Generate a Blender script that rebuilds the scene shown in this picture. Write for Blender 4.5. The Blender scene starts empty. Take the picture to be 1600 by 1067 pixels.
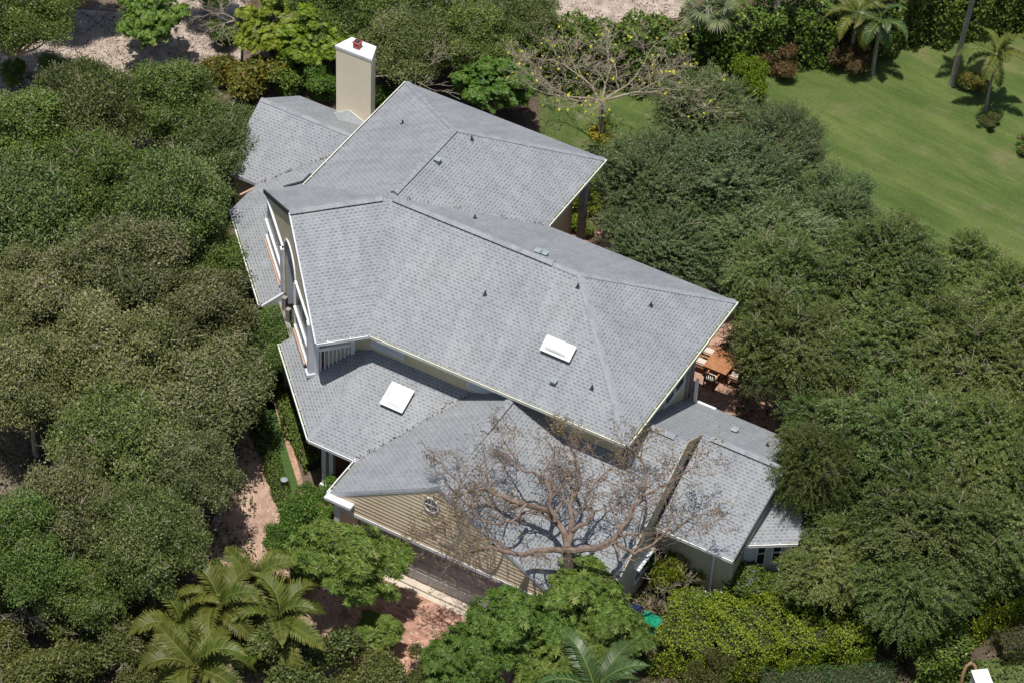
import bpy, math, random
import numpy as np
from mathutils import Vector, Matrix
R_ = math.radians
scene = bpy.context.scene
col = scene.collection
# ------------------------------------------------------------------ camera, sky, sun, exposure
CX, CY, CZ, PITCH, ROLL, FPX, ALPHA = -4.757, -76.202, 83.799, 43.356, 3.251, 4280.4, -27.29
cam = bpy.data.cameras.new('camera'); camo = bpy.data.objects.new('camera', cam); col.objects.link(camo)
scene.camera = camo
cam.sensor_width = 36; cam.lens = FPX/1600*36; cam.clip_start = 1; cam.clip_end = 3000
camo.matrix_world = Matrix.Translation((CX, CY, CZ)) @ Matrix.Rotation(R_(90-PITCH), 4, 'X') @ Matrix.Rotation(R_(ROLL), 4, 'Z')
SUN_EL, SUN_AZ = 79.5, 204.0          # azimuth clockwise from +Y
sd = Vector((math.sin(R_(SUN_AZ))*math.cos(R_(SUN_EL)), math.cos(R_(SUN_AZ))*math.cos(R_(SUN_EL)), math.sin(R_(SUN_EL))))
world = bpy.data.worlds.new('World'); scene.world = world; world.use_nodes = True
nt = world.node_tree; bg = nt.nodes['Background']
sky = nt.nodes.new('ShaderNodeTexSky'); sky.sky_type = 'NISHITA'; sky.sun_disc = False
sky.sun_elevation = R_(SUN_EL); sky.sun_rotation = R_(SUN_AZ); sky.air_density = 1.2; sky.dust_density = 1.5
nt.links.new(sky.outputs[0], bg.inputs[0]); bg.inputs[1].default_value = 0.075
sl = bpy.data.lights.new('sun', 'SUN'); sl.energy = 4.2; sl.angle = R_(0.53); sl.color = (1, .965, .91)
so = bpy.data.objects.new('sun', sl); col.objects.link(so); so.rotation_euler = sd.to_track_quat('Z', 'Y').to_euler()
scene.view_settings.view_transform = 'Standard'; scene.view_settings.look = 'None'
scene.view_settings.exposure = 0.22; scene.view_settings.gamma = 1
scene.render.engine = 'CYCLES'
scene.cycles.max_bounces = 6; scene.cycles.diffuse_bounces = 3; scene.cycles.glossy_bounces = 2
scene.cycles.transmission_bounces = 3; scene.cycles.transparent_max_bounces = 4
scene.cycles.use_adaptive_sampling = True; scene.cycles.adaptive_threshold = .03
scene.render.filter_size = 1.5 if hasattr(scene.render, 'filter_size') else 1.5

# ------------------------------------------------------------------ where a spot of the photograph lies at a height
def at(px, py, z=0.0):
    r = R_(ROLL); dx, dy = px-800, py-533.5
    xi = dx*math.cos(r)+dy*math.sin(r); yi = -dx*math.sin(r)+dy*math.cos(r)
    th = R_(PITCH); up = -yi/FPX
    d = (xi/FPX, math.cos(th)+math.sin(th)*up, -math.sin(th)+math.cos(th)*up)
    t = (z-CZ)/d[2]
    return (CX+d[0]*t, CY+d[1]*t, z)
ca, sa = math.cos(R_(ALPHA)), math.sin(R_(ALPHA))
def H(u, v, z=0.0): return (u*ca-v*sa, u*sa+v*ca, z)
def UV(p): return (p[0]*ca+p[1]*sa, -p[0]*sa+p[1]*ca)

# ------------------------------------------------------------------ materials
def mat(name, rough=.7, spec=.3):
    m = bpy.data.materials.new(name); m.use_nodes = True
    b = m.node_tree.nodes['Principled BSDF']; b.inputs['Roughness'].default_value = rough
    b.inputs['Specular IOR Level'].default_value = spec
    return m, m.node_tree, b
def N(t, k, **kw):
    n = t.nodes.new(k)
    for a, v in kw.items(): setattr(n, a, v)
    return n
def ramp(t, stops, fac):
    r = N(t, 'ShaderNodeValToRGB'); e = r.color_ramp.elements
    while len(e) < len(stops): e.new(.5)
    for i, (p, c) in enumerate(stops):
        e[i].position = p; e[i].color = (*c, 1)
    t.links.new(fac, r.inputs[0]); return r
def noise(t, scale, detail=4, rough=.6, vec=None):
    n = N(t, 'ShaderNodeTexNoise'); n.inputs['Scale'].default_value = scale; n.inputs['Detail'].default_value = detail
    n.inputs['Roughness'].default_value = rough
    if vec is None: vec = N(t, 'ShaderNodeTexCoord').outputs['Object']
    t.links.new(vec, n.inputs['Vector']); return n
def bump(t, b, h, strength=.3, dist=.02):
    n = N(t, 'ShaderNodeBump'); n.inputs['Strength'].default_value = strength; n.inputs['Distance'].default_value = dist
    t.links.new(h, n.inputs['Height']); t.links.new(n.outputs[0], b.inputs['Normal'])
def mixc(t, fac, a, b, mode='MIX'):
    m = N(t, 'ShaderNodeMix', data_type='RGBA', blend_type=mode)
    for s, v in ((m.inputs[0], fac), (m.inputs[6], a), (m.inputs[7], b)):
        if isinstance(v, (int, float)): s.default_value = v
        elif isinstance(v, tuple): s.default_value = (*v, 1)
        else: t.links.new(v, s)
    return m.outputs[2]
def noisy(name, c1, c2, scale=3, rough=.7, spec=.3, bstr=0, detail=4, c3=None):
    m, t, b = mat(name, rough, spec); n = noise(t, scale, detail)
    st = [(.3, c1), (.7, c2)] if c3 is None else [(.3, c1), (.52, c2), (.75, c3)]
    r = ramp(t, st, n.outputs[0]); t.links.new(r.outputs[0], b.inputs['Base Color'])
    if bstr: bump(t, b, n.outputs[0], bstr, .03)
    return m
def shingle_mat(name, light, dark):
    m, t, b = mat(name, .88, .25)
    uv = N(t, 'ShaderNodeUVMap'); uv.uv_map = 'uv'
    def brick(w, h, off, mort):
        k = N(t, 'ShaderNodeTexBrick'); k.inputs['Scale'].default_value = 1; k.offset = off; k.offset_frequency = 2
        k.inputs['Brick Width'].default_value = w; k.inputs['Row Height'].default_value = h
        k.inputs['Mortar Size'].default_value = mort; k.inputs['Mortar Smooth'].default_value = .1; k.inputs['Bias'].default_value = 0
        k.inputs['Color1'].default_value = (0, 0, 0, 1); k.inputs['Color2'].default_value = (1, 1, 1, 1); k.inputs['Mortar'].default_value = (.5, .5, .5, 1)
        t.links.new(uv.outputs[0], k.inputs['Vector']); return k
    k3 = brick(.22, .14, .46, .06); k3.inputs['Mortar Smooth'].default_value = 1.0
    k3.inputs['Color1'].default_value = (1, 1, 1, 1); k3.inputs['Color2'].default_value = (.45, .45, .45, 1); k3.inputs['Mortar'].default_value = (0, 0, 0, 1)
    k1 = brick(.9, .15, .31, 0.0); k2 = brick(.135, .15, .5, 0.0)
    v = mixc(t, .10, k3.outputs['Color'], k1.outputs['Color']); v = mixc(t, .12, v, k2.outputs['Color'])
    r = ramp(t, [(.08, light), (.75, dark)], v)
    n = noise(t, .45, 5); rr = ramp(t, [(.3, (.87, .88, .9)), (.7, (1.05, 1.04, 1.03))], n.outputs[0])
    c = mixc(t, 1.0, r.outputs[0], rr.outputs[0], 'MULTIPLY')
    n2 = noise(t, 60, 2); r2 = ramp(t, [(.3, (.85, .85, .85)), (.7, (1.12, 1.12, 1.12))], n2.outputs[0])
    c = mixc(t, 1.0, c, r2.outputs[0], 'MULTIPLY')
    # streaks that run down the slope
    mp = N(t, 'ShaderNodeMapping'); mp.inputs['Scale'].default_value = (2.2, .25, 1); t.links.new(uv.outputs[0], mp.inputs[0])
    n3 = noise(t, 1.0, 5, .65, mp.outputs[0]); r3 = ramp(t, [(.35, (.86, .86, .86)), (.6, (1.04, 1.04, 1.04))], n3.outputs[0])
    c = mixc(t, .8, c, r3.outputs[0], 'MULTIPLY')
    # lichen and settled dust in irregular patches
    n5 = noise(t, 1.7, 7, .75); r5 = ramp(t, [(.58, (0, 0, 0)), (.78, (.3, .3, .3))], n5.outputs[0]); c = mixc(t, r5.outputs[0], c, (.20, .20, .175))
    t.links.new(c, b.inputs['Base Color']); bump(t, b, k3.outputs['Color'], .5, .012)
    return m
def leaf_mat(name, stops, trans=.25, rough=.5, spec=.35, obj_var=.2, hue=.018):
    m, t, b = mat(name, rough, spec)
    a = N(t, 'ShaderNodeAttribute'); a.attribute_name = 'tint'
    r = ramp(t, stops, a.outputs['Fac'])
    oi = N(t, 'ShaderNodeObjectInfo'); mr = N(t, 'ShaderNodeMapRange')
    mr.inputs[3].default_value = 1-obj_var; mr.inputs[4].default_value = 1+obj_var
    t.links.new(oi.outputs['Random'], mr.inputs[0])
    hs = N(t, 'ShaderNodeHueSaturation'); t.links.new(mr.outputs[0], hs.inputs['Value'])
    m2 = N(t, 'ShaderNodeMath', operation='MULTIPLY'); m2.inputs[1].default_value = 7.31; m3 = N(t, 'ShaderNodeMath', operation='FRACT')
    m4 = N(t, 'ShaderNodeMapRange'); m4.inputs[3].default_value = .5-hue; m4.inputs[4].default_value = .5+hue
    t.links.new(oi.outputs['Random'], m2.inputs[0]); t.links.new(m2.outputs[0], m3.inputs[0]); t.links.new(m3.outputs[0], m4.inputs[0]); t.links.new(m4.outputs[0], hs.inputs['Hue']); t.links.new(r.outputs[0], hs.inputs['Color'])
    t.links.new(hs.outputs[0], b.inputs['Base Color'])
    tr = N(t, 'ShaderNodeBsdfTranslucent'); ms = N(t, 'ShaderNodeMixShader'); ms.inputs[0].default_value = trans
    t.links.new(hs.outputs[0], tr.inputs[0]); out = t.nodes['Material Output']
    t.links.new(b.outputs[0], ms.inputs[1]); t.links.new(tr.outputs[0], ms.inputs[2]); t.links.new(ms.outputs[0], out.inputs[0])
    return m
def brick_mat(name, c1, c2, mort, w=.22, h=.11, rot=0, patch=(.8, 1.15)):
    m, t, b = mat(name, .85, .2)
    tc = N(t, 'ShaderNodeTexCoord'); mp = N(t, 'ShaderNodeMapping'); mp.inputs['Rotation'].default_value = (0, 0, R_(rot))
    t.links.new(tc.outputs['Object'], mp.inputs[0])
    k = N(t, 'ShaderNodeTexBrick'); k.inputs['Scale'].default_value = 1; k.inputs['Brick Width'].default_value = w
    k.inputs['Row Height'].default_value = h; k.inputs['Mortar Size'].default_value = .008; k.inputs['Bias'].default_value = 0
    k.inputs['Color1'].default_value = (*c1, 1); k.inputs['Color2'].default_value = (*c2, 1); k.inputs['Mortar'].default_value = (*mort, 1)
    t.links.new(mp.outputs[0], k.inputs['Vector'])
    n = noise(t, .8, 6); rr = ramp(t, [(.3, (patch[0],)*3), (.7, (patch[1],)*3)], n.outputs[0])
    c = mixc(t, 1, k.outputs['Color'], rr.outputs[0], 'MULTIPLY')
    n2 = noise(t, 5, 4); r2 = ramp(t, [(.62, (0, 0, 0)), (.72, (1, 1, 1))], n2.outputs[0])
    c = mixc(t, r2.outputs[0], c, (.12, .09, .06))
    t.links.new(c, b.inputs['Base Color']); bump(t, b, k.outputs['Fac'], -.3, .01)
    return m

M = {}
M['shingle'] = shingle_mat('shingles', (.325, .338, .348), (.188, .198, .208))
M['cap'] = noisy('ridge_shingles', (.235, .247, .26), (.315, .327, .34), 9, .9, .2)
M['cap2'] = noisy('ridge_shingles_darker', (.20, .21, .23), (.28, .29, .31), 9, .9, .2)
M['white'] = noisy('white_paint', (.62, .62, .62), (.78, .78, .77), 2, .5)
M['trim'] = noisy('grey_white_trim', (.5, .51, .54), (.66, .67, .7), 1.5, .5)
M['cream'] = noisy('cream_paint', (.56, .55, .46), (.68, .67, .58), 2, .55)
M['stucco'] = noisy('cream_stucco', (.82, .69, .50), (.88, .77, .58), 1.3, .85, .2, .1, 6)
M['siding'] = noisy('tan_siding', (.66, .53, .36), (.76, .62, .44), 1.2, .7, .3, 0, 6)
M['wall'] = noisy('khaki_wall', (.52, .45, .30), (.60, .53, .37), 1.0, .8)
M['side'] = noisy('shaded_side_siding', (.40, .355, .26), (.48, .43, .32), 1.0, .8)  # greyer wall colour: the side gable's shade is put into its siding and rakes
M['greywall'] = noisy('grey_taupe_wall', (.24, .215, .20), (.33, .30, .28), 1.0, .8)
M['fascia'] = noisy('fascia_paint', (.52, .53, .57), (.64, .65, .68), 2, .5)
M['dark'] = noisy('shadow_gap_metal', (.03, .033, .035), (.05, .052, .055), 3, .6)
M['copper'] = noisy('copper_sill', (.38, .235, .17), (.52, .36, .27), 3, .5)
M['redwood'] = noisy('red_brown_wood', (.10, .045, .03), (.17, .08, .05), 4, .6)
M['door'] = noisy('garage_door_paint', (.36, .33, .31), (.44, .41, .39), 1, .7)
M['teak'] = noisy('orange_wood', (.30, .13, .06), (.44, .21, .10), 5, .6)
M['darkwood'] = noisy('dark_wood', (.06, .03, .02), (.12, .06, .035), 5, .6)
M['cushion'] = noisy('pale_cushion', (.48, .44, .37), (.60, .56, .48), 4, .9)
M['debris'] = noisy('gutter_debris', (.06, .07, .035), (.16, .17, .07), 6, .9)
M['lead'] = noisy('vent_metal', (.22, .25, .27), (.34, .38, .40), 3, .5)
M['concrete'] = noisy('pale_concrete', (.48, .40, .32), (.60, .52, .43), 2, .85)
M['navy'] = noisy('navy_plastic', (.012, .016, .06), (.02, .025, .09), 2, .4, .5)
M['green_plastic'] = noisy('green_plastic', (.0, .22, .12), (.01, .30, .17), 2, .45, .5)
M['bronze'] = noisy('bronze_pipe', (.22, .13, .07), (.34, .2, .12), 3, .5)
m, t, b = mat('window_glass', .25, .12); b.inputs['Base Color'].default_value = (.02, .022, .026, 1); M['glass'] = m
m, t, b = mat('grey_glass', .3, .12); b.inputs['Base Color'].default_value = (.16, .17, .19, 1); M['greyglass'] = m
m, t, b = mat('skylight_dome', .25, .6)
n = noise(t, 1.2, 2); r = ramp(t, [(.3, (.62, .62, .60)), (.7, (.70, .70, .68))], n.outputs[0]); t.links.new(r.outputs[0], b.inputs['Base Color']); M['dome'] = m
M['bark'] = noisy('grey_bark', (.16, .13, .10), (.36, .31, .26), 5, .9, .2)
M['palebark'] = noisy('pale_bark', (.24, .20, .14), (.42, .36, .28), 4, .9, .2)
M['redbark'] = noisy('red_brown_bark', (.10, .07, .052), (.26, .19, .15), 2.5, .8, .2)
M['palmbark'] = noisy('palm_bark', (.22, .18, .15), (.38, .33, .28), 6, .9, .2)
M['rachis'] = noisy('frond_stem', (.17, .19, .05), (.27, .27, .09), 3, .6)
G = lambda *c: c
M['l_oak'] = leaf_mat('oak_leaves', [(0, (.04, .066, .012)), (.4, (.105, .145, .034)), (.75, (.18, .21, .066)), (1, (.30, .31, .15))], .2)
M['l_oak2'] = leaf_mat('brown_oak_leaves', [(0, (.05, .064, .016)), (.4, (.125, .145, .044)), (.75, (.205, .21, .082)), (1, (.34, .32, .18))], .2)
M['l_oakg'] = leaf_mat('green_oak_leaves', [(0, (.04, .072, .008)), (.4, (.10, .155, .026)), (.75, (.17, .22, .05)), (1, (.29, .31, .12))], .22)
M['l_feather'] = leaf_mat('feathery_leaves', [(0, (.036, .062, .009)), (.45, (.092, .132, .026)), (.8, (.155, .19, .048)), (1, (.29, .28, .14))], .25)
M['l_feather_d'] = leaf_mat('dark_feathery_leaves', [(0, (.034, .058, .015)), (.45, (.082, .118, .034)), (.8, (.14, .175, .066)), (1, (.29, .30, .18))], .2)
M['l_mango'] = leaf_mat('mango_leaves', [(0, (.034, .06, .008)), (.5, (.095, .15, .022)), (.85, (.175, .23, .05)), (1, (.32, .30, .11))], .25, .55, .25)
M['l_lime'] = leaf_mat('lime_leaves', [(0, (.06, .11, .005)), (.5, (.185, .25, .014)), (.85, (.30, .345, .03)), (1, (.40, .38, .05))], .3)
M['l_green'] = leaf_mat('hedge_leaves', [(0, (.03, .07, .008)), (.5, (.095, .165, .02)), (.85, (.18, .25, .04)), (1, (.28, .29, .08))], .25)
M['l_olive'] = leaf_mat('olive_shrub_leaves', [(0, (.04, .055, .01)), (.5, (.10, .12, .025)), (.85, (.17, .175, .05)), (1, (.28, .22, .09))], .25)
M['l_croton'] = leaf_mat('croton_leaves', [(0, (.04, .06, .01)), (.45, (.13, .15, .02)), (.75, (.26, .22, .03)), (1, (.34, .14, .07))], .25)
M['l_rust'] = leaf_mat('rusty_leaves', [(0, (.05, .03, .012)), (.5, (.12, .07, .025)), (.85, (.19, .11, .04)), (1, (.10, .12, .03))], .2)
M['l_yellow'] = leaf_mat('yellow_flowers', [(0, (.30, .28, .02)), (.5, (.55, .46, .03)), (1, (.75, .55, .05))], .3)
M['l_pink'] = leaf_mat('pink_flowers', [(0, (.30, .03, .12)), (1, (.55, .08, .25))], .3)
M['l_white'] = leaf_mat('white_flowers', [(0, (.55, .6, .35)), (1, (.75, .78, .6))], .3)
M['l_blue'] = leaf_mat('violet_flowers', [(0, (.15, .13, .3)), (1, (.32, .28, .5))], .3)
M['l_palm'] = leaf_mat('palm_leaflets', [(0, (.045, .07, .012)), (.5, (.11, .135, .022)), (.85, (.21, .195, .045)), (1, (.36, .25, .09))], .3, .5, .3)
M['l_palm_g'] = leaf_mat('green_palm_leaflets', [(0, (.03, .07, .018)), (.5, (.075, .135, .035)), (1, (.15, .2, .07))], .3, .42, .5)
M['l_fan'] = leaf_mat('fan_leaflets', [(0, (.09, .12, .05)), (.6, (.2, .24, .11)), (1, (.32, .28, .17))], .25, .5, .4)
M['l_box'] = leaf_mat('clipped_hedge_leaves', [(0, (.03, .07, .016)), (.5, (.07, .12, .03)), (1, (.13, .17, .06))], .2)
M['l_moss'] = leaf_mat('groundcover_leaves', [(0, (.03, .05, .01)), (.6, (.08, .10, .028)), (1, (.15, .14, .06))], .2)
M['l_litter'] = leaf_mat('fallen_leaves', [(0, (.07, .045, .03)), (.5, (.16, .11, .07)), (1, (.32, .25, .17))], .05, .9, .1)

# ------------------------------------------------------------------ mesh helpers
def tag(o, label=None, cat=None, group=None, kind=None):
    if label: o['label'] = label
    if cat: o['category'] = cat
    if group: o['group'] = group
    if kind: o['kind'] = kind
    return o
def empty(name, loc=(0, 0, 0), rz=0, sc=1):
    o = bpy.data.objects.new(name, None); o.empty_display_size = .2; col.objects.link(o)
    o.location = loc; o.rotation_euler = (0, 0, rz); o.scale = (sc, sc, sc); return o
def link(name, me, parent=None):
    o = bpy.data.objects.new(name, me); col.objects.link(o)
    if parent: o.parent = parent
    return o
class MB:
    def __init__(s): s.v = []; s.f = []; s.mi = []; s.uv = []; s.anyuv = False
    def face(s, pts, mi=0, uv=None):
        i = len(s.v); s.v += [tuple(p) for p in pts]; s.f.append(tuple(range(i, i+len(pts)))); s.mi.append(mi)
        s.uv += list(uv) if uv else [(p[0], p[1]) for p in pts]
        if uv: s.anyuv = True
    def hexa(s, b, t, mi=0):            # b, t: four corners each
        s.face(b[::-1], mi); s.face(t, mi)
        n = len(b)
        for i in range(n): s.face([b[i], b[(i+1) % n], t[(i+1) % n], t[i]], mi)
    def box(s, c, sz, rz=0, mi=0, ax=None):
        cx, cy, cz = c; a, b_ = math.cos(rz), math.sin(rz); X, Y, Z = (k/2 for k in sz)
        def P(x, y, z): return (cx+x*a-y*b_, cy+x*b_+y*a, cz+z)
        q = [(-X, -Y), (X, -Y), (X, Y), (-X, Y)]
        s.hexa([P(x, y, -Z) for x, y in q], [P(x, y, Z) for x, y in q], mi)
    def prism(s, poly, z0, z1, mi=0):
        s.hexa([(p[0], p[1], z0) for p in poly], [(p[0], p[1], z1) for p in poly], mi)
    def bar(s, p, q, w, h, mi=0, side=None):   # box along p->q, h upwards
        p, q = Vector(p), Vector(q); d = (q-p).normalized()
        sd_ = Vector(side) if side else d.cross(Vector((0, 0, 1)))
        if sd_.length < 1e-4: sd_ = Vector((1, 0, 0))
        sd_ = sd_.normalized(); up = sd_.cross(d).normalized()
        A = [p+sd_*x+up*y for x, y in ((-w/2, -h/2), (w/2, -h/2), (w/2, h/2), (-w/2, h/2))]
        B = [k+(q-p) for k in A]
        s.hexa([tuple(k) for k in A], [tuple(k) for k in B], mi)
    def tube(s, pts, rad, sides=6, mi=0, cap=True):
        rings = []
        for i, p in enumerate(pts):
            p = Vector(p); a = Vector(pts[max(i-1, 0)]); b_ = Vector(pts[min(i+1, len(pts)-1)])
            d = (b_-a); d = d.normalized() if d.length > 1e-6 else Vector((0, 0, 1))
            x = d.orthogonal().normalized() if i == 0 else (px_-d*px_.dot(d)).normalized()
            px_ = x; y = d.cross(x)
            rings.append([p+(x*math.cos(2*math.pi*k/sides)+y*math.sin(2*math.pi*k/sides))*rad[i] for k in range(sides)])
        i0 = len(s.v)
        for r in rings:
            for k in r: s.v.append(tuple(k))
        for i in range(len(rings)-1):
            for k in range(sides):
                a = i0+i*sides+k; b_ = i0+i*sides+(k+1) % sides
                s.f.append((a, b_, b_+sides, a+sides)); s.mi.append(mi); s.uv += [(0, 0)]*4
        if cap:
            s.f.append(tuple(i0+(len(rings)-1)*sides+k for k in range(sides))); s.mi.append(mi); s.uv += [(0, 0)]*sides
    def build(s, name, mats, parent=None, smooth=False):
        me = bpy.data.meshes.new(name); me.from_pydata(s.v, [], s.f)
        for m_ in (mats if isinstance(mats, (list, tuple)) else [mats]): me.materials.append(m_)
        me.polygons.foreach_set('material_index', s.mi)
        if s.anyuv:
            l = me.uv_layers.new(name='uv'); l.data.foreach_set('uv', [c for k in s.uv for c in k])
        if smooth: me.polygons.foreach_set('use_smooth', [True]*len(s.f))
        me.update(); return link(name, me, parent)
def kids(o): return [c for c in bpy.data.objects if c.parent == o]
CH = {}
def copy_tree(o):
    c = o.copy(); col.objects.link(c)
    if o.name not in CH: CH[o.name] = kids(o)
    for k in CH[o.name]:
        d = k.copy(); col.objects.link(d); d.parent = c
        if k.name not in CH: CH[k.name] = kids(k)
        for g in CH[k.name]:
            e = g.copy(); col.objects.link(e); e.parent = d
    return c

def quads(name, C, T, B, tint, mats, parent=None, mi=None, V4=None):
    """one mesh of many small leaf-shaped faces"""
    n = len(C)
    V = V4 if V4 is not None else np.stack([C-T, C+B-T*.15, C+T, C-B-T*.15], 1)
    me = bpy.data.meshes.new(name); me.vertices.add(n*4); me.vertices.foreach_set('co', V.astype(np.float32).ravel())
    me.loops.add(n*4); me.loops.foreach_set('vertex_index', np.arange(n*4, dtype=np.int32))
    me.polygons.add(n); me.polygons.foreach_set('loop_start', np.arange(0, n*4, 4, dtype=np.int32))
    a = me.attributes.new('tint', 'FLOAT', 'FACE'); a.data.foreach_set('value', np.clip(tint, 0, 1).astype(np.float32))
    for m_ in (mats if isinstance(mats, (list, tuple)) else [mats]): me.materials.append(m_)
    if mi is not None: me.polygons.foreach_set('material_index', mi.astype(np.int32))
    me.update(calc_edges=True)
    return link(name, me, parent)
def unit(a): return a/np.maximum(np.linalg.norm(a, axis=-1, keepdims=True), 1e-9)
def perp(T, Nn): return unit(np.cross(T, Nn))
def leaves(name, P, Nd, L, Wd, rng, mats, parent, tint, mi=None, along=None, flat=.7):
    n = len(P)
    Nn = unit(Nd+rng.normal(0, flat, (n, 3)))
    T = rng.normal(0, 1, (n, 3)) if along is None else along+rng.normal(0, .45, (n, 3))
    T = unit(T-Nn*np.sum(T*Nn, 1, keepdims=True))
    B = np.cross(Nn, T)
    s = rng.uniform(.7, 1.3, (n, 1))
    return quads(name, P, T*L*.5*s, B*Wd*.5*s, tint, mats, parent, mi)

# ------------------------------------------------------------------ ground, lawn, paving
def sheet(name, pts, z, m, label=None):
    mb = MB(); mb.face([(p[0], p[1], z) for p in pts]); o = mb.build(name, m); tag(o, kind='structure')
    return o
m, t, b = mat('soil', .95, .1)
n = noise(t, .25, 8, .65); r = ramp(t, [(.3, (.06, .042, .03)), (.5, (.13, .095, .07)), (.62, (.2, .155, .12)), (.75, (.09, .1, .04))], n.outputs[0])
t.links.new(r.outputs[0], b.inputs['Base Color']); n2 = noise(t, 7, 6); bump(t, b, n2.outputs[0], .8, .08); M['soil'] = m
m, t, b = mat('sand', .95, .1)
n = noise(t, 1.4, 8, .7); r = ramp(t, [(.3, (.22, .165, .13)), (.48, (.42, .34, .28)), (.7, (.58, .49, .42))], n.outputs[0])
n2 = noise(t, 14, 4); r2 = ramp(t, [(.35, (.55, .55, .55)), (.6, (1.1, 1.1, 1.1))], n2.outputs[0])
t.links.new(mixc(t, .8, r.outputs[0], r2.outputs[0], 'MULTIPLY'), b.inputs['Base Color']); bump(t, b, n2.outputs[0], .8, .06); M['sand'] = m
m, t, b = mat('lawn_grass', .9, .15)
tc = N(t, 'ShaderNodeTexCoord')
rot = N(t, 'ShaderNodeMapping'); rot.inputs['Rotation'].default_value = (0, 0, R_(-55)); t.links.new(tc.outputs['Object'], rot.inputs[0])
mp = N(t, 'ShaderNodeMapping'); mp.inputs['Scale'].default_value = (.5, .12, 1); t.links.new(rot.outputs[0], mp.inputs[0])
n = noise(t, 1.6, 6, .6, mp.outputs[0]); r = ramp(t, [(.32, (.06, .096, .026)), (.5, (.086, .124, .034)), (.68, (.128, .154, .05))], n.outputs[0])
n3 = noise(t, .35, 4, .5); r3 = ramp(t, [(.54, (0, 0, 0)), (.8, (.8, .8, .8))], n3.outputs[0])
c = mixc(t, r3.outputs[0], r.outputs[0], (.19, .165, .095))
mp2 = N(t, 'ShaderNodeMapping'); mp2.inputs['Scale'].default_value = (3.5, .25, 1); t.links.new(rot.outputs[0], mp2.inputs[0])
n4 = noise(t, 1.0, 5, .7, mp2.outputs[0]); r4 = ramp(t, [(.35, (.82, .85, .82)), (.65, (1.14, 1.12, 1.1))], n4.outputs[0]); c = mixc(t, .8, c, r4.outputs[0], 'MULTIPLY')
n2 = noise(t, 22, 4, .7); r2 = ramp(t, [(.3, (.55, .58, .55)), (.7, (1.4, 1.38, 1.3))], n2.outputs[0])
t.links.new(mixc(t, 1, c, r2.outputs[0], 'MULTIPLY'), b.inputs['Base Color']); bump(t, b, n2.outputs[0], .7, .05); M['lawn'] = m
M['turf'] = noisy('dark_turf', (.045, .085, .025), (.075, .12, .035), 9, .95, .1, .5)
M['paver'] = brick_mat('brick_pavers', (.34, .15, .10), (.55, .34, .25), (.25, .2, .16), .24, .12, 28)
M['paver2'] = brick_mat('faded_brick_pavers', (.36, .22, .16), (.48, .33, .25), (.27, .21, .17), .21, .105, 80)
M['paver3'] = brick_mat('terracotta_pavers', (.34, .18, .12), (.50, .30, .21), (.3, .24, .19), .2, .1, 10)
big = [(-400, -300), (400, -300), (400, 600), (-400, 600)]
sheet('ground', big, 0, M['soil'])
A = lambda L, z=0: [at(x, y, z) for x, y in L]
sheet('lawn', A([(845, 215), (840, 150), (1050, 112), (1190, 92), (1330, 85), (1450, 62), (1700, 20), (1800, 560), (1300, 560), (960, 330)]), .012, M['lawn'])
sheet('sandy_clearing', A([(-80, 150), (0, 60), (60, 12), (200, 20), (330, -40), (395, 20), (372, 120), (300, 170), (120, 190)]), .01, M['sand'])
sheet('sandy_track', A([(800, 30), (830, -60), (1100, -60), (1060, 28), (940, 40)]), .01, M['sand'])
sheet('driveway', A([(425, 560), (380, 660), (352, 760), (300, 900), (280, 1010), (420, 1110), (790, 1110), (900, 1040), (838, 985), (742, 941), (600, 878), (500, 835), (452, 852), (430, 745), (396, 655), (447, 560)]), .008, M['paver2'])
sheet('forecourt', A([(600, 878), (850, 992), (900, 1040), (800, 1120), (540, 1120), (545, 900)]), .012, M['paver'])
sheet('garage_apron', [H(-9.3, -6.05), H(-.9, -6.05), H(-.9, -5.4), H(-9.3, -5.4)], .016, M['concrete'])
sheet('patio', [H(-9.6, 9), H(5.6, 6.5), H(7.2, 8.6), H(5.5, 12.6), H(-2, 19.5), H(-12.5, 19.5), H(-12.5, 9)], .008, M['paver3'])
sheet('garden_path', A([(425, 628), (432, 625), (452, 680), (478, 768), (470, 770), (443, 685)]), .01, M['paver3'])
sheet('entry_walk', A([(425, 560), (455, 520), (462, 560), (440, 640), (415, 640)]), .014, M['paver3'])
sheet('side_lawn', A([(408, 618), (428, 630), (443, 684), (470, 772), (455, 778), (424, 700)]), .014, M['turf'])

# ------------------------------------------------------------------ the house
A_ = R_(ALPHA); S2 = math.sqrt(.5)
house = empty('house', (0, 0, 0), A_)
tag(house, 'large L-shaped house of joined grey shingle roofs with cream gable walls and tall chimney', 'house')
HE, HR, TM = 6.67, 9.57, .592
roofs = {}
def roof(name, pts, e0, e1, th=.17, label=None, mi=None):
    """a slab of shingle roof; e0->e1 is the eave direction for the courses"""
    P = [Vector(p) for p in pts]; nrm = Vector((0, 0, 0))
    for i in range(1, len(P)-1): nrm += (P[i]-P[0]).cross(P[i+1]-P[0])
    nrm.normalize()
    if nrm.z < 0: nrm = -nrm; P = P[::-1]
    ex = Vector((*e1, 0))-Vector((*e0, 0)); ex.normalize(); ey = nrm.cross(ex).normalized()
    mb = MB(); uv = [(p.dot(ex)+37.3*len(roofs), p.dot(ey)) for p in P]
    mb.face([tuple(p) for p in P], 0, uv)
    Bt = [(p.x, p.y, p.z-th) for p in P]
    mb.face(Bt[::-1], 1, [(0, 0)]*len(P))
    n_ = len(P)
    for i in range(n_):
        j = (i+1) % n_
        a, c_ = Vector(Bt[i]), Vector(Bt[j])
        mb.face([Bt[i], Bt[j], tuple(P[j]), tuple(P[i])], 1, [(0, 0)]*4)
    roofs[len(roofs)] = 1
    o = mb.build('roof', [M['shingle'], M['fascia']], house)
    if label: o['label'] = label
    return o
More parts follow.
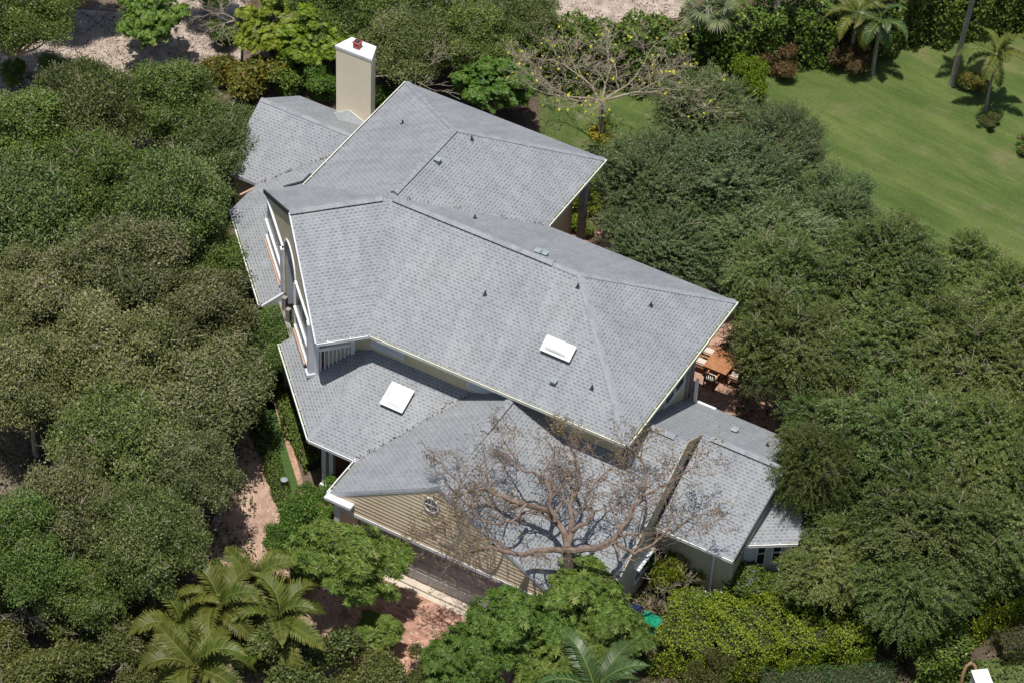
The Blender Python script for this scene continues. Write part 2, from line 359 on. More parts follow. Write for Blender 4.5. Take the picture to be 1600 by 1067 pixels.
R1 = (-13.96, 4.9, HR); R2 = (-4.96, 4.9, HR); P1 = (-11.93, 0, HE); P2 = (0, 0, HE); P3 = (0, 9.8, HE); P4 = (-9.06, 9.8, HE)
U1 = (-9.06, 15.09, HE); U0 = (-19.27, 15.09, HE); R3 = (-13.96, 10.19, HR); V9 = (-19.27, 6.53, HE)
P0 = (-13.52, -1.59, HE); GP = (-16.985, 1.875, HR); P5 = (-20.8, 5.68, 6.3)
ea, eb, ec, ed = (1, 0), (0, 1), (S2, S2), (S2, -S2)
O2 = (0, 0)
roof('r', [P1, P2, R2, R1], O2, ea, label='wide front slope of the main roof with the skylight')
roof('r', [P2, P3, R2], O2, eb, label='right hipped end of the main roof')
roof('r', [R2, P3, P4, R1], O2, (-1, 0), label='narrow back slope of the main roof')
roof('r', [P4, U1, R3, R1], O2, eb, label='right slope of the rear wing roof')
roof('r', [U1, U0, R3], O2, (-1, 0), label='rear slope of the rear wing roof')
roof('r', [U0, V9, R1, R3], O2, (0, -1), label='left slope of the rear wing roof')
roof('r', [R1, V9, P5, GP], O2, (-S2, -S2), label='back slope behind the left gable peak')
roof('r', [GP, R1, P1, P0], O2, ec, label='front slope over the left gable wing')
# lower roofs
EL = 3.31; tF, tL = .43, .55
gU, gV0, gH, gWl, gWr = -5.243, -5.753, 6.42, 5.015, 5.592
vy = .62
vt = EL+tF*(vy+3.59); kk = (vt-EL)/(gH-EL)*gWl
l0 = (gU-gWl, -3.59, EL); l1 = (-12.57, -3.59, EL)
hv = (-12.57+(S2-0)*0, vy, vt)
# hip of the porch roof: front plane z=EL+tF*(v+3.59), left plane z=EL+tL*((u+v+16.16)*S2)
uh = -16.16-vy+(vt-EL)/tL/S2
roof('r', [l1, l0, (gU-gWl+kk, vy, vt), (uh, vy, vt)], O2, ea, label='lower front slope with the square skylight')
E1 = (-16.68, .52, EL); sW = 16.16-14.95; E2 = (-16.12, 1.17, EL+tL*sW*S2); E3 = (-14.3, -.65, E2[2]); E4 = (-12.7, .95, EL+tL*S2*(16.16-11.75))
roof('r', [l1, (uh, vy, vt), E4, E3, E2, E1], O2, (-S2, S2), label='lower left slope below the gable wall')
ridge_end = (gU, .45, gH)
roof('r', [(gU-gWl, gV0, EL), (gU, gV0, gH), ridge_end, (gU-gWl+kk, vy, vt), l0], O2, (0, 1), label='left slope of the garage roof')
T2 = .556; G2v, G2z, G2e = 2.0, 5.99, 1.74
fE = -3.4; fz = G2z-T2*(G2v-fE)
tgr = (gH-fz)/(0.35-gU)
def gz(u): return gH-tgr*(u-gU)
um = gU+(gH-G2z)/tgr
roof('r', [(gU, gV0, gH), (.35, gV0, fz), (.35, fE, fz), (um, G2v, G2z), (gU, G2v, gH)], O2, (0, -1), label='right slope of the garage roof under the bare tree')
roof('r', [(.35, fE, fz), (G2e, fE, fz), (G2e, G2v, G2z), (um, G2v, G2z)], O2, ea, label='lower front slope left of the narrow side gable')
R3v, R3z = 3.51, 5.15; Rf, Rfz, Re = -.18, 3.06, 5.21
Bv, Bz = 6.89, G2z-T2*(6.89-2.0)
roof('r', [(-.45, Bv, Bz), (G2e, Bv, Bz), (G2e, R3v, R3z), (G2e, G2v, G2z), (-.45, G2v, G2z)][::1], O2, (-1, 0), label='lower rear slope beside the patio')
roof('r', [(G2e, Bv, Bz), (Re+.3, Bv, Bz), (Re+.3, R3v, R3z), (G2e, R3v, R3z)], O2, (-1, 0), label='rear slope of the right wing under the trees')
roof('r', [(G2e, Rf, Rfz), (Re, Rf, Rfz), (Re+.3, R3v, R3z), (G2e, R3v, R3z)], O2, ea, label='front slope of the right wing')
roof('r', [(5.1, .85, 2.98), (6.95, 2.1, 2.98), (6.2, 4.8, 4.1), (5.1, 3.4, 4.1)], O2, (.83, .56), label='small shaded roof at the far right corner')
roof('r', [(6.95, 2.1, 2.98), (7.6, 6.2, 2.98), (5.6, 6.6, 4.1), (6.2, 4.8, 4.1)], O2, (.16, 1), label='small side roof at the far right corner')
# left rear low roofs
uL, v2, z2, b2 = -25.14, 11.96, 5.3, .62
zf = EL; vf = v2-(z2-zf)/b2; vb = v2+(z2-zf)/b2
sLL = -16.6; dA, dB = -20.7, -14.75
def D(sum_, d, z): return ((sum_+d/S2)/2, (sum_-d/S2)/2, z)
zT = EL+tL*(16.6-15.0)*S2
xs = -23.3; tS = .5
def strip_z(u, v): return EL+tL*(u+v+16.6)*S2
hipk = tL*S2/(tS-tL*S2)
def Sz(u): return EL+tS*(u-xs)
def hip_v(u): return tS*(u-xs)/(tL*S2)-u-16.6
def val_v(u): return v2-(z2-Sz(u))/b2
ua = -18.8
roof('r', [(uL, vf, zf), (xs, val_v(xs), zf), (-19.35, val_v(-19.35), Sz(-19.35)), (-18.8, v2, z2), (uL, v2, z2)], O2, ea, label='front slope of the rear left wing roof')
roof('r', [(xs, hip_v(xs), EL), (ua, hip_v(ua), Sz(ua)), (ua, val_v(ua), Sz(ua)), (xs, val_v(xs), EL)], O2, (0, -1), label='small valley slope between the strip roof and the rear left wing')
roof('r', [(uL, v2, z2), (-18.8, v2, z2), (-18.8, vb, zf), (uL, vb, zf)], O2, (-1, 0), label='rear slope beside the chimney')
roof('r', [D(sLL, dB, EL), D(-15.0, dB, zT), (-20.35, 5.35, strip_z(-20.35, 5.35)), (ua, 6.3, strip_z(ua, 6.3)), (ua, hip_v(ua), Sz(ua)), (xs, hip_v(xs), EL)], O2, (-S2, S2), label='low strip roof below the left gable windows')

# ridge and hip caps -----------------------------------------------------------
def ridge(p, q, w=.15, lift=.02, thick=.03, vent=False, slope=None):
    p, q = Vector(p), Vector(q); L = (q-p).length; d = (q-p)/L
    s_ = Vector((d.y, -d.x, 0)).normalized(); mb = MB(); n_ = max(1, int(L/.28)); rr = random.Random(int(L*100))
    if slope is None: slope = .57 if abs(d.z) < .1 else .36
    if vent: lift, thick, w = .07, .06, .17
    for i in range(n_):
        a = p+d*(L*i/n_); c_ = p+d*(L*(i+1)/n_+.03); up = lift+.008*rr.random()
        for sg in (-1, 1):
            e = s_*sg*w+Vector((0, 0, -w*slope)); t0, t1 = a+Vector((0, 0, up+.012)), c_+Vector((0, 0, up))
            A1, B1 = t0+e, t1+e; th = Vector((0, 0, -thick)); sm = 2 if vent else 0
            mb.face([tuple(k) for k in (t0, t1, B1, A1)], rr.choice((0, 0, 1)))
            mb.face([tuple(k) for k in (A1, B1, B1+th, A1+th)], sm)
            mb.face([tuple(k) for k in (t0, A1, A1+th, t0+th)], sm); mb.face([tuple(k) for k in (t1, B1, B1+th, t1+th)], sm)
    return mb.build('ridge_cap', [M['cap'], M['cap2'], M['dark']], house)
ridge(Vector(R1)+Vector((-.25, -.25, 0)), GP, vent=True); ridge((R1[0]+.2, R1[1], HR), (-6.2, 4.9, HR), vent=True); ridge((-6.2, 4.9, HR), R2)
ridge((R1[0], R1[1]+.3, HR), R3, vent=True)
ridge(R2, P2); ridge(R2, P3); ridge(R3, U1); ridge(R3, U0)
ridge((gU, -2.2, gH), (gU, -.05, gH), vent=True); ridge((gU, gV0, gH), (gU, -2.2, gH))
ridge((-.45, G2v, G2z), (1.2, G2v, G2z), vent=True); ridge((2.2, R3v, R3z), (Re+.3, R3v, R3z), vent=True)
ridge((uL, v2, z2), (-18.9, v2, z2)); ridge((uh, vy, vt), l1, .13, .02, .02)

# walls ------------------------------------------------------------------------
def wall(poly, z0, z1, m_='wall', name='wall', lab=None):
    mb = MB(); mb.prism(poly, z0, z1); o = mb.build(name, M[m_], house)
    if lab: o['label'] = lab
    return o
RD0, RD1, RDD = -14.55, -12.45, .75
def DQ(off, d): return D(off, d, 0)[:2]
wall([(-12.8, vy), (-.45, vy), (-.45, 7.05), (-3.2, 7.05), (-3.2, 9.3), (-10.2, 9.3), (-10.2, 14.6), (-18.75, 14.6), (-18.75, 6.7), (-20.35, 5.28), DQ(-15.07, RD0), DQ(-15.07+RDD/S2, RD0), DQ(-15.07+RDD/S2, RD1), DQ(-15.07, RD1), (-14.34, -.73)], 0, HE-.14)
# gable wall above (plane u+v=-15.05)
def DP(d, z, off=-15.05): return D(off, d, z)
mb = MB(); zs_ = 6.42; ra_ = (RD1-RD0)/2; rc_ = (RD0+RD1)/2
def rake_z(d): return HR-.2-TM*abs(d+13.32)
arc_ = [(rc_-ra_*math.cos(math.pi*k/16), zs_+ra_*math.sin(math.pi*k/16)) for k in range(17)]
zb_ = 6.3
def GW(d, z, o=0): return D(-15.075+o, d, z)
for a, b_ in (((-18.5), RD0), (RD1, -9.65)):
    st = [a, b_] if not (a < -13.32 < b_) else [a, -13.32, b_]
    mb.face([GW(a, zb_), GW(b_, zb_), GW(b_, rake_z(b_)), GW(a, rake_z(a))])
for k in range(16):
    (da, za), (db, zb2) = arc_[k], arc_[k+1]
    mb.face([GW(da, za), GW(db, zb2), GW(db, rake_z(db)), GW(da, rake_z(da))]); mb.face([GW(da, za), GW(db, zb2), GW(db, zb2, RDD/S2), GW(da, za, RDD/S2)])
mb.face([GW(-18.5, zb_, .3), GW(-9.65, zb_, .3), GW(-9.65, rake_z(-9.65), .3), GW(-13.32, rake_z(-13.32), .3), GW(-18.5, rake_z(-18.5), .3)]) if False else None
mb.face([GW(-9.65, zb_), GW(-9.65, zb_, .6), GW(-9.65, rake_z(-9.65), .6), GW(-9.65, rake_z(-9.65))])
mb.build('gable_wall', M['wall'], house)
# window bays on the left gable
def pane_frame(p0, p1, z0, z1, out, name='window', fr=.09, nv=1, nh=1, gm='glass', fm='white', depth=.08, par=None):
    """window between plan points p0,p1; out = outward plan normal. frame is the part, pane its child"""
    p0, p1, o = Vector((*p0, 0)), Vector((*p1, 0)), Vector((*out, 0)).normalized(); d = (p1-p0); L = d.length; d /= L
    mb = MB(); mid = o*(depth/2)
    up = Vector((0, 0, 1))
    def seg(a, b_, w): mb.bar(a+mid, b_+mid, depth, w, 0, side=o)
    Z0, Z1 = up*z0, up*z1
    for zz in (z0+fr/2, z1-fr/2): mb.bar(p0+up*zz+mid, p1+up*zz+mid, depth, fr, 0, side=o)
    ks = [0, L-fr]+[L*(i+1)/(nv+1)-fr/2 for i in range(nv)]
    for k_ in ks:
        c_ = p0+d*(k_+fr/2)+o*(depth*.49); mb.box((c_.x, c_.y, (z0+z1)/2), (fr, depth*.96, z1-z0-2*fr), math.atan2(d.y, d.x))
    for i in range(nh):
        zz = z0+(z1-z0)*(i+1)/(nh+1); mb.bar(p0+d*fr+up*zz+mid*.9, p1-d*fr+up*zz+mid*.9, depth*.7, fr*.6, 0, side=o)
    f = mb.build(name, M[fm], par or house)
    g = MB(); q = o*.022
    g.face([tuple(p0+q+Z0), tuple(p1+q+Z0), tuple(p1+q+Z1), tuple(p0+q+Z1)]); g.build('pane', M[gm], f)
    return f
on = (-S2, -S2)
def bay(d0, d1, z0, z1, side=True):
    """flush box window: head trim, sloping copper flashing, sill and frames"""
    o1 = -15.08; out_ = .07/S2
    for (za, zb3, pr, m_, nm) in ((z1, z1+.1, .08, 'white', 'head_trim'), (z0-.1, z0, .14, 'white', 'sill')):
        s_ = MB(); s_.prism([DQ(o1-pr/S2, d0-.05), DQ(o1-pr/S2, d1+.05), DQ(-15.04, d1+.05), DQ(-15.04, d0-.05)], za, zb3); s_.build(nm, M[m_], house)
    s_ = MB(); o3, o4 = o1-.05, o1-.3
    s_.hexa([D(o4, d0, z0-.25), D(o4, d1-.3, z0-.25), D(o3, d1-.3, z0-.25), D(o3, d0, z0-.25)], [D(o4, d0, z0-.2), D(o4, d1-.3, z0-.2), D(o3, d1-.3, z0-.1), D(o3, d0, z0-.1)])
    s_.build('copper_flashing', M['copper'], house)
    s_ = MB(); s_.prism([DQ(o1-.04, d0), DQ(o1-.04, d1), DQ(-15.04, d1), DQ(-15.04, d0)], z0, z1); s_.build('casing', M['trim'], house)
    zm = z0+(z1-z0)*.42
    pane_frame(DQ(o1-.05, d0+.12), DQ(o1-.05, d1-.12), zm+.12, z1-.02, on, 'window', .06, 1, 0, 'glass', 'trim', .03)
    pane_frame(DQ(o1-.05, d0+.12), DQ(o1-.05, d1-.12), z0+.05, zm, on, 'window', .07, 1, 0, 'greyglass', 'trim', .03)
    s_ = MB(); s_.prism([DQ(o1-.22, d0), DQ(o1-.22, d1), DQ(o1-.02, d1), DQ(o1-.02, d0)], zm+.01, zm+.1); s_.build('mid_rail', M['white'], house)
bay(-18.2, -14.75, zT+.2, 6.2)
bay(-12.3, -9.75, zT+.2, 6.5)
# arched entrance recess between the windows
mb = MB(); gl = MB(); d0, d1, zb = RD0, RD1, .2; o9 = -15.3+RDD/S2
gl.face([D(o9, d0, zb), D(o9, d1, zb)]+[D(o9, a, z) for a, z in arc_[::-1]])
for k in range(16):
    (da, za), (db, zb2) = arc_[k], arc_[k+1]; f_ = 1.10
    def OU(d, z): return (rc_+(d-rc_)*f_, zs_+(z-zs_)*f_)
    a1, b1 = OU(da, za), OU(db, zb2); q_ = [D(-15.16, da, za), D(-15.16, db, zb2), D(-15.16, *b1), D(-15.16, *a1)]; w_ = [D(-15.08, da, za), D(-15.08, db, zb2), D(-15.08, *b1), D(-15.08, *a1)]
    mb.hexa(w_, q_)
for dd in (RD0-.06, RD1+.06): mb.bar(D(-15.13, dd, 3.9), D(-15.13, dd, zs_), .11, .11)
for dd in (-13.9, -13.1): mb.bar(D(o9-.06, dd, zb), D(o9-.06, dd, zs_+.85), .07, .07)
for zz in (2.4, 4.3, 6.2): mb.bar(D(o9-.05, d0, zz), D(o9-.05, d1, zz), .05, .06)
jm = MB(); jm.bar(D(-15.04+RDD/S2/2, RD0+.03, 3.3), D(-15.04+RDD/S2/2, RD0+.03, 6.4), RDD-.05, .05, side=(S2, S2, 0)); jm.build('jamb', M['trim'], house)
af = mb.build('arched_window', M['white'], house); gl.build('pane', M['glass'], af)
mb = MB(); mb.prism([DQ(-15.32, -14.93), DQ(-15.32, -14.68), DQ(-15.06, -14.68), DQ(-15.06, -14.93)], 3.95, 6.3); mb.build('pilaster', M['trim'], house)
for dd in (-14.1, -13.35): mb = MB(); mb.bar(D(-15.3, dd, 0), D(-15.3, dd, 4.1), .2, .2); mb.build('column', M['greywall'], house)
# corner post, balcony rail and shutter under the front corner of the left wing
mb = MB(); mb.box((*D(-15.06, -9.64, 0)[:2], 5.2), (.3, .3, 2.9), R_(45)); mb.box((*D(-15.08, -9.63, 0)[:2], 3.82), (.44, .44, .16), R_(45)); mb.build('post', M['trim'], house)
# facet front wall: from (-13.68,-1.37) along c to (-11.9,.4)
f_o = Vector((S2, -S2, 0)); fa = Vector((-14.34, -.69, 0)); fc = Vector((S2, S2, 0))
def F(s_, z, o=0.0): p = fa+fc*s_+f_o*o; return (p.x, p.y, z)
mb = MB(); mb.face([F(.12, 3.6, .07), F(1.85, 4.3, .07), F(1.85, 6.5, .07), F(.12, 6.5, .07)]); mb.build('recess_wall', M['redwood'], house)
mb = MB()
for s_ in (.2, 1.72): mb.box((*F(s_, 0, .17)[:2], 5.0), (.17, .15, 3.0), R_(45))
mb.bar(F(.1, 5.2, .17), F(1.8, 5.2, .17), .1, .16, side=tuple(f_o)); mb.bar(F(.1, 6.2, .17), F(2.1, 6.2, .17), .12, .16, side=tuple(f_o))
mb.build('rail_frame', M['white'], house)
mb = MB()
for k in range(8): mb.box((*F(.36+k*.17, 0, .17)[:2], 4.45), (.05, .05, 1.5), R_(45))
mb.build('baluster', M['white'], house)
# shutters on the strip of wall under the main eave
for (u0, u1_) in ((-12.2, -10.6), (-7.6, -6.0)):
    mb = MB(); mb.box(((u0+u1_)/2, vy-.05, 5.75), (u1_-u0, .06, .75))
    for k in range(6): mb.bar((u0+.08, vy-.09, 5.47+k*.11), (u1_-.08, vy-.09, 5.47+k*.11), .03, .05)
    mb.build('shutter', M['trim'], house)
mb = MB(); mb.bar((-11.75, vy-.03, HE-.2), (-.45, vy-.03, HE-.2), .05, .16); mb.build('frieze', M['trim'], house)
# soffit boards below the eaves
# porch of the front left: wall, columns
wall([(-12.35, -2.2), (-10.0, -2.2), (-10.0, vy-.01), (-12.7, .7), (-14.1, -.75), (-13.3, -1.5)], 0, 3.45, 'redwood', 'porch_wall')
wall([(-15.9, .75), (-14.6, -.55), (-14.3, -.3), (-15.6, 1.0)], 0, 3.5, 'wall', 'porch_wall')
for (u, v_) in ((-12.1, -3.2), (-11.75, -3.2), (-10.75, -3.2)):
    mb = MB(); mb.box((u, v_, 1.65), (.2, .2, 3.1)); mb.box((u, v_, .3), (.34, .34, .6)); mb.box((u, v_, 3.05), (.3, .3, .14)); mb.build('column', M['white'], house)
# entrance gap
for d_ in (-14.35, -13.0, -12.35):
    mb = MB(); p = D(-15.75, d_, 0); mb.box((p[0], p[1], 1.6), (.24, .24, 3.2), R_(45)); mb.build('column', M['greywall'], house)
mb = MB(); mb.bar(D(-15.4, -14.7, 3.3), D(-15.4, -12.2, 3.3), .2, .2); mb.build('beam', M['greywall'], house)
mb = MB(); mb.hexa([D(sLL, -14.72, EL-.1), D(-15.0, -14.72, EL-.1), D(-15.0, -14.6, EL-.1), D(sLL, -14.6, EL-.1)], [D(sLL, -14.72, EL-.01), D(-15.0, -14.72, zT+.03), D(-15.0, -14.6, zT+.03), D(sLL, -14.6, EL-.01)]); mb.build('fascia', M['trim'], house)
wall([D(-15.6, -14.8, 0)[:2], D(-15.1, -14.8, 0)[:2], D(-15.1, -18.6, 0)[:2], D(-15.6, -18.6, 0)[:2]], 0, 3.3, 'wall')
wall([(-22.9, 7.15), (-21.2, 6.3), (-18.8, 7), (-18.8, 9.05), (-22.9, 9.05)], 0, 3.15, 'wall')
wall([(-24.8, 9.1), (-18.8, 9.1), (-18.8, 14.8), (-24.8, 14.8)], 0, 3.35, 'wall')
mb = MB(); mb.hexa([(-24.82, 9.1, 3.3), (-24.82, 14.8, 3.3), (-24.82, 11.96, 5.05)], [(-24.6, 9.1, 3.3), (-24.6, 14.8, 3.3), (-24.6, 11.96, 5.05)]); mb.build('gable_wall', M['wall'], house)

# garage -----------------------------------------------------------------------
gw = -5.69
def lap(plane, fixed, lo, hi, z0, z1, sgn, rows=.2, name='siding', m_='siding'):
    """lap boards on a wall; lo(z), hi(z) give the run of each board"""
    mb = MB(); z = z0
    while z < z1-.02:
        zt = min(z+rows, z1)
        a0, a1, b0, b1 = lo(z), hi(z), lo(zt), hi(zt)
        if a1-a0 > .05:
            def P(a, off, zz): return (a, fixed+sgn*off, zz) if plane == 'v' else (fixed+sgn*off, a, zz)
            if b1 < b0: b0 = b1 = (b0+b1)/2
            mb.face([P(a0, .04, z), P(a1, .04, z), P(b1, .012, zt), P(b0, .012, zt)])
            mb.face([P(a0, .0, z), P(a1, .0, z), P(a1, .04, z), P(a0, .04, z)])
        z = zt
    return mb.build(name, M[m_], house)
tgl = (gH-EL)/gWl
glo = lambda z: max(-9.85, gU-(gH-.17-z)/tgl)
ghi = lambda z: min(-.05, gU+(gH-.17-z)/tgr)
mb = MB()
prof = [(-9.85, 2.6), (-.05, 2.6), (-.05, gz(-.05)-.18), (gU, gH-.17), (-9.85, gH-.17-tgl*(9.85+gU))]
mb.hexa([(u, gw, z) for u, z in prof], [(u, gw+.22, z) for u, z in prof]); mb.build('garage_wall', M['siding'], house)
lap('v', gw, glo, ghi, 2.74, gH-.2, -1)
mb = MB(); mb.bar((-9.9, gw-.03, 2.64), (.0, gw-.03, 2.64), .08, .17); mb.build('door_head', M['white'], house)
mb = MB()
mb.prism([(-9.85, gw), (-9.1, gw), (-9.1, gw+.25), (-9.85, gw+.25)], 0, 2.598); mb.build('pier', M['siding'], house); mb = MB(); mb.prism([(-.95, gw), (-.05, gw), (-.05, gw+.25), (-.95, gw+.25)], 0, 2.598)
mb.build('pier', M['siding'], house)
dv = gw+.26
gd = MB(); gd.box(((-9.1-.95)/2, dv+.04, 1.3), (8.15, .06, 2.58)); gd = gd.build('garage_door', M['door'], house)
pm = MB()
for i in range(4):
    for j in range(12): pm.box((-8.75+j*.674, dv, .36+i*.63), (.56, .03, .5))
pm.build('door_panel', M['door'], gd)
mb = MB(); mb.box((-5.02, gw+.02, .06), (8.3, .3, .12)); mb.build('threshold', M['concrete'], house)
wall([(-9.85, gw+.26), (-9.65, gw+.26), (-9.65, -2.3), (-9.85, -2.3)], 0, 3.3, 'wall')
wall([(-.25, gw+.26), (-.05, gw+.26), (-.05, -2.9), (-.25, -2.9)], 0, 3.0, 'greywall')
mb = MB(); mb.box((-9.86, gw-.05, 1.65), (.24, .22, 3.2)); mb.build('corner_board', M['white'], house)
# cornice return and rake boards of the garage gable
mb = MB(); mb.box((-9.72, gV0-.03, EL-.11), (1.25, .5, .14)); mb.build('cornice_return', M['white'], house)
mb = MB(); mb.box((-.15, gV0-.03, fz-.11), (1.0, .5, .14)); mb.build('cornice_return', M['white'], house)
for (a, b_) in (((gU-gWl, EL), (gU, gH)), ((gU, gH), (.35, fz))):
    mb = MB(); mb.bar((a[0], gV0+.032, a[1]-.13), (b_[0], gV0+.032, b_[1]-.13), .05, .2, side=(0, 1, 0)); mb.build('rake_board', M['fascia'], house)
def oval(cu, cz_, ru, rz_, plane, fixed, sgn):
    fr, gl_ = MB(), MB(); n_ = 24
    def P(k, r, off):
        a = cu+ru*r*math.cos(2*math.pi*k/n_); z = cz_+rz_*r*math.sin(2*math.pi*k/n_)
        return (a, fixed+sgn*off, z) if plane == 'v' else (fixed+sgn*off, a, z)
    for k in range(n_):
        fr.face([P(k, 1, .08), P(k+1, 1, .08), P(k+1, 1.22, .08), P(k, 1.22, .08)]); fr.face([P(k, 1.22, 0), P(k+1, 1.22, 0), P(k+1, 1.22, .08), P(k, 1.22, .08)]); fr.face([P(k, 1, .03), P(k+1, 1, .03), P(k+1, 1, .08), P(k, 1, .08)])
    gl_.face([P(k, 1, .05) for k in range(n_)])
    c_ = P(0, 0, .062)
    if plane == 'v': fr.box(c_, (.03, .02, rz_*2)); fr.box(c_, (ru*2, .018, .03))
    else: fr.box(c_, (.02, .03, rz_*2)); fr.box(c_, (.018, ru*2, .03))
    f = fr.build('oval_window', M['white'], house); gl_.build('pane', M['greyglass'], f)
oval(gU-.3, 5.2, .30, .34, 'v', gw, -1)
# narrow side gable (plane u = G2e)
gx = G2e-.14
rk = lambda v_: G2z-T2*abs(G2v-v_)
prof = [(-3.2, 0), (6.4, 0), (6.4, rk(6.4)-.2), (G2v, G2z-.2), (-3.2, rk(-3.2)-.2)]
mb = MB(); mb.hexa([(gx-.2, v_, z) for v_, z in prof], [(gx-.0, v_, z) for v_, z in prof]); mb.build('gable_wall', M['wall'], house)
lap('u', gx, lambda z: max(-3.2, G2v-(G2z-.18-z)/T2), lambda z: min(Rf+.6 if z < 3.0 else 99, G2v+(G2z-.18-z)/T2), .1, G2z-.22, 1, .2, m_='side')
mb = MB(); mb.bar((G2e+.03, fE, fz-.12), (G2e+.03, G2v, G2z-.12), .05, .2, side=(1, 0, 0)); mb.build('rake_board', M['side'], house)
mb = MB(); mb.bar((G2e+.03, G2v, G2z-.12), (G2e+.03, R3v, R3z-.12), .05, .2, side=(1, 0, 0)); mb.build('rake_board', M['side'], house)
oval(1.55, 5.0, .24, .34, 'u', gx+.02, 1)
for (v0, v1_) in ((-1.75, -1.15), (-1.0, -.45)):
    mb = MB(); mb.box((gx+.16, (v0+v1_)/2, 1.95), (.3, v1_-v0+.12, .07)); mb.build('awning', M['white'], house)
    pane_frame((gx+.03, v0), (gx+.03, v1_), .9, 1.85, (1, 0), 'window', .06, 0, 1)
mb = MB(); mb.prism([(.1, -3.15), (gx-.2, -3.15), (gx-.2, -2.95), (.1, -2.95)], 0, fz-.1); mb.build('wall', M['greywall'], house)
# right wing walls
mb = MB(); mb.prism([(gx+.01, .35), (Re-.2, .35), (Re-.2, 6.4), (gx+.01, 6.4)], 0, 3.1); mb.build('wall', M['wall'], house)
mb = MB(); mb.hexa([(Re-.05, .35, 3.0), (Re-.05, 6.5, 3.2), (Re-.05, R3v, R3z-.2)], [(Re+.1, .35, 3.0), (Re+.1, 6.5, 3.2), (Re+.1, R3v, R3z-.2)]); mb.build('gable_wall', M['wall'], house)
mb = MB(); mb.prism([(5.05, 1.3), (6.6, 2.5), (7.1, 6.0), (5.05, 6.2)], 0, 2.9); mb.build('wall', M['trim'], house)
dq = Vector((6.6-5.05, 2.5-1.3, 0)).normalized(); oq = Vector((dq.y, -dq.x, 0))
for k in (.5, 1.15):
    a = Vector((5.05, 1.3, 0))+dq*k+oq*.01; b_ = a+dq*.42
    pane_frame(a[:2], b_[:2], 1.2, 2.6, oq[:2], 'window', .06, 0, 1)
mb = MB(); mb.box((4.2, .28, 1.6), (.1, .1, 2.9)); mb.build('downspout', M['white'], house)
mb = MB(); mb.box((-.0, 6.62, 1.6+2.2), (.12, .12, 1.9)); mb.box((.5, 6.7, Bz+.1), (.9, .12, .16)); mb.build('downspout', M['white'], house)
# window, pilasters on the right wall under the main eave
pane_frame((-.44, 4.3), (-.44, 6.2), 4.7, 6.2, (1, 0), 'window', .08, 1, 0)
for v_ in (6.55, 6.98): 
    mb = MB(); mb.box((-.42, v_, 3.3), (.16, .16, 6.4)); mb.build('pilaster', M['greywall'], house)
# patio posts and beams under the rear corners
for (u, v_) in ((-9.6, 10.9), (-9.6, 14.4)):
    mb = MB(); mb.box((u, v_, 3.2), (.3, .3, 6.4)); mb.box((u, v_, .5), (.42, .42, 1.0)); mb.box((u, v_, 5.8), (.42, .42, .2)); mb.build('post', M['greywall'], house)
mb = MB(); mb.bar((-9.6, 9.4, 6.1), (-9.6, 14.7, 6.1), .26, .36); mb.build('beam', M['greywall'], house)

# gutters ------------------------------------------------------------------------
def gutter(p, q, out, hang=.95, m_='cream', w=.13, z=-.03):
    p, q = Vector(p), Vector(q); o = Vector((*out, 0)).normalized(); L = (q-p).length; d = (q-p)/L
    mb = MB(); zz = Vector((0, 0, z))
    def strip(off, w_, h_, dz, mi): 
        a = p+o*off+zz+Vector((0, 0, dz)); mb.bar(a, a+(q-p), w_, h_, mi, side=tuple(o))
    strip(w, .018, .13, -.05, 0); strip(w-.01, .05, .016, .018, 0); strip(w/2, w-.02, .012, -.11, 0); strip(.012, .012, .11, -.055, 0)
    strip(w/2-.004, w-.045, .05, -.085, 1)
    k = hang/2
    while k < L:
        a = p+d*k+zz; mb.bar(a+o*.0+Vector((0, 0, .03)), a+o*(w+.005)+Vector((0, 0, .03)), .028, .012, 0); k += hang
    for e_ in (p, q): 
        c_ = e_+o*(w/2)+zz+Vector((0, 0, -.05)); mb.box(tuple(c_), (.02, w, .13), math.atan2(o.y, o.x)-math.pi/2)
    return mb.build('gutter', [M[m_], M['debris']], house)
gutter(P1, P2, (0, -1)); gutter(P2, P3, (1, 0)); gutter(P4, U1, (1, 0)); gutter(P0, P1, (S2, -S2), m_='white')
gutter(l1, l0, (0, -1), 1.3, 'white'); gutter(E1, l1, (-S2, -S2), .9, 'white'); gutter(l0, (l0[0], gV0, EL), (-1, 0), 1.2, 'white')
gutter((xs, hip_v(xs), EL), D(sLL, dB, EL), (-S2, -S2), 1.0, 'white')
gutter((G2e, Rf, Rfz), (Re, Rf, Rfz), (0, -1), 1.1, 'white'); gutter((.35, fE, fz), (G2e, fE, fz), (0, -1), 1.1, 'white')
gutter((5.1, .85, 2.98), (6.95, 2.1, 2.98), (.56, -.83), 1, 'white')
gutter(V9, U0, (-1, 0), 1.2, 'cream', .09)
mb = MB(); mb.bar((Re+.03, Rf, Rfz-.1), (Re+.33, R3v, R3z-.1), .05, .22, side=(1, 0, 0)); mb.build('rake_board', M['dark'], house)
for a, b_ in ((P0, GP), (GP, P5)):
    mb = MB(); off = Vector((-S2, -S2, 0))*.03
    mb.bar(Vector(a)+off+Vector((0, 0, -.1)), Vector(b_)+off+Vector((0, 0, -.1)), .06, .2, side=(S2, S2, 0)); mb.build('rake_board', M['fascia'] if a == P0 else M['dark'], house)
mb = MB(); mb.bar((-19.45, 6.7, 6.63), (-20.1, 6.1, 6.45), .1, .08); mb.bar((-19.45, 6.7, 6.63), (-19.45, 7.3, 6.63), .1, .08); mb.build('gutter_return', M['dark'], house)
mb = MB(); mb.box((-23.35, 8.0, 3.36), (.1, .75, .05), R_(-20)); mb.build('copper_flashing', M['copper'], house)
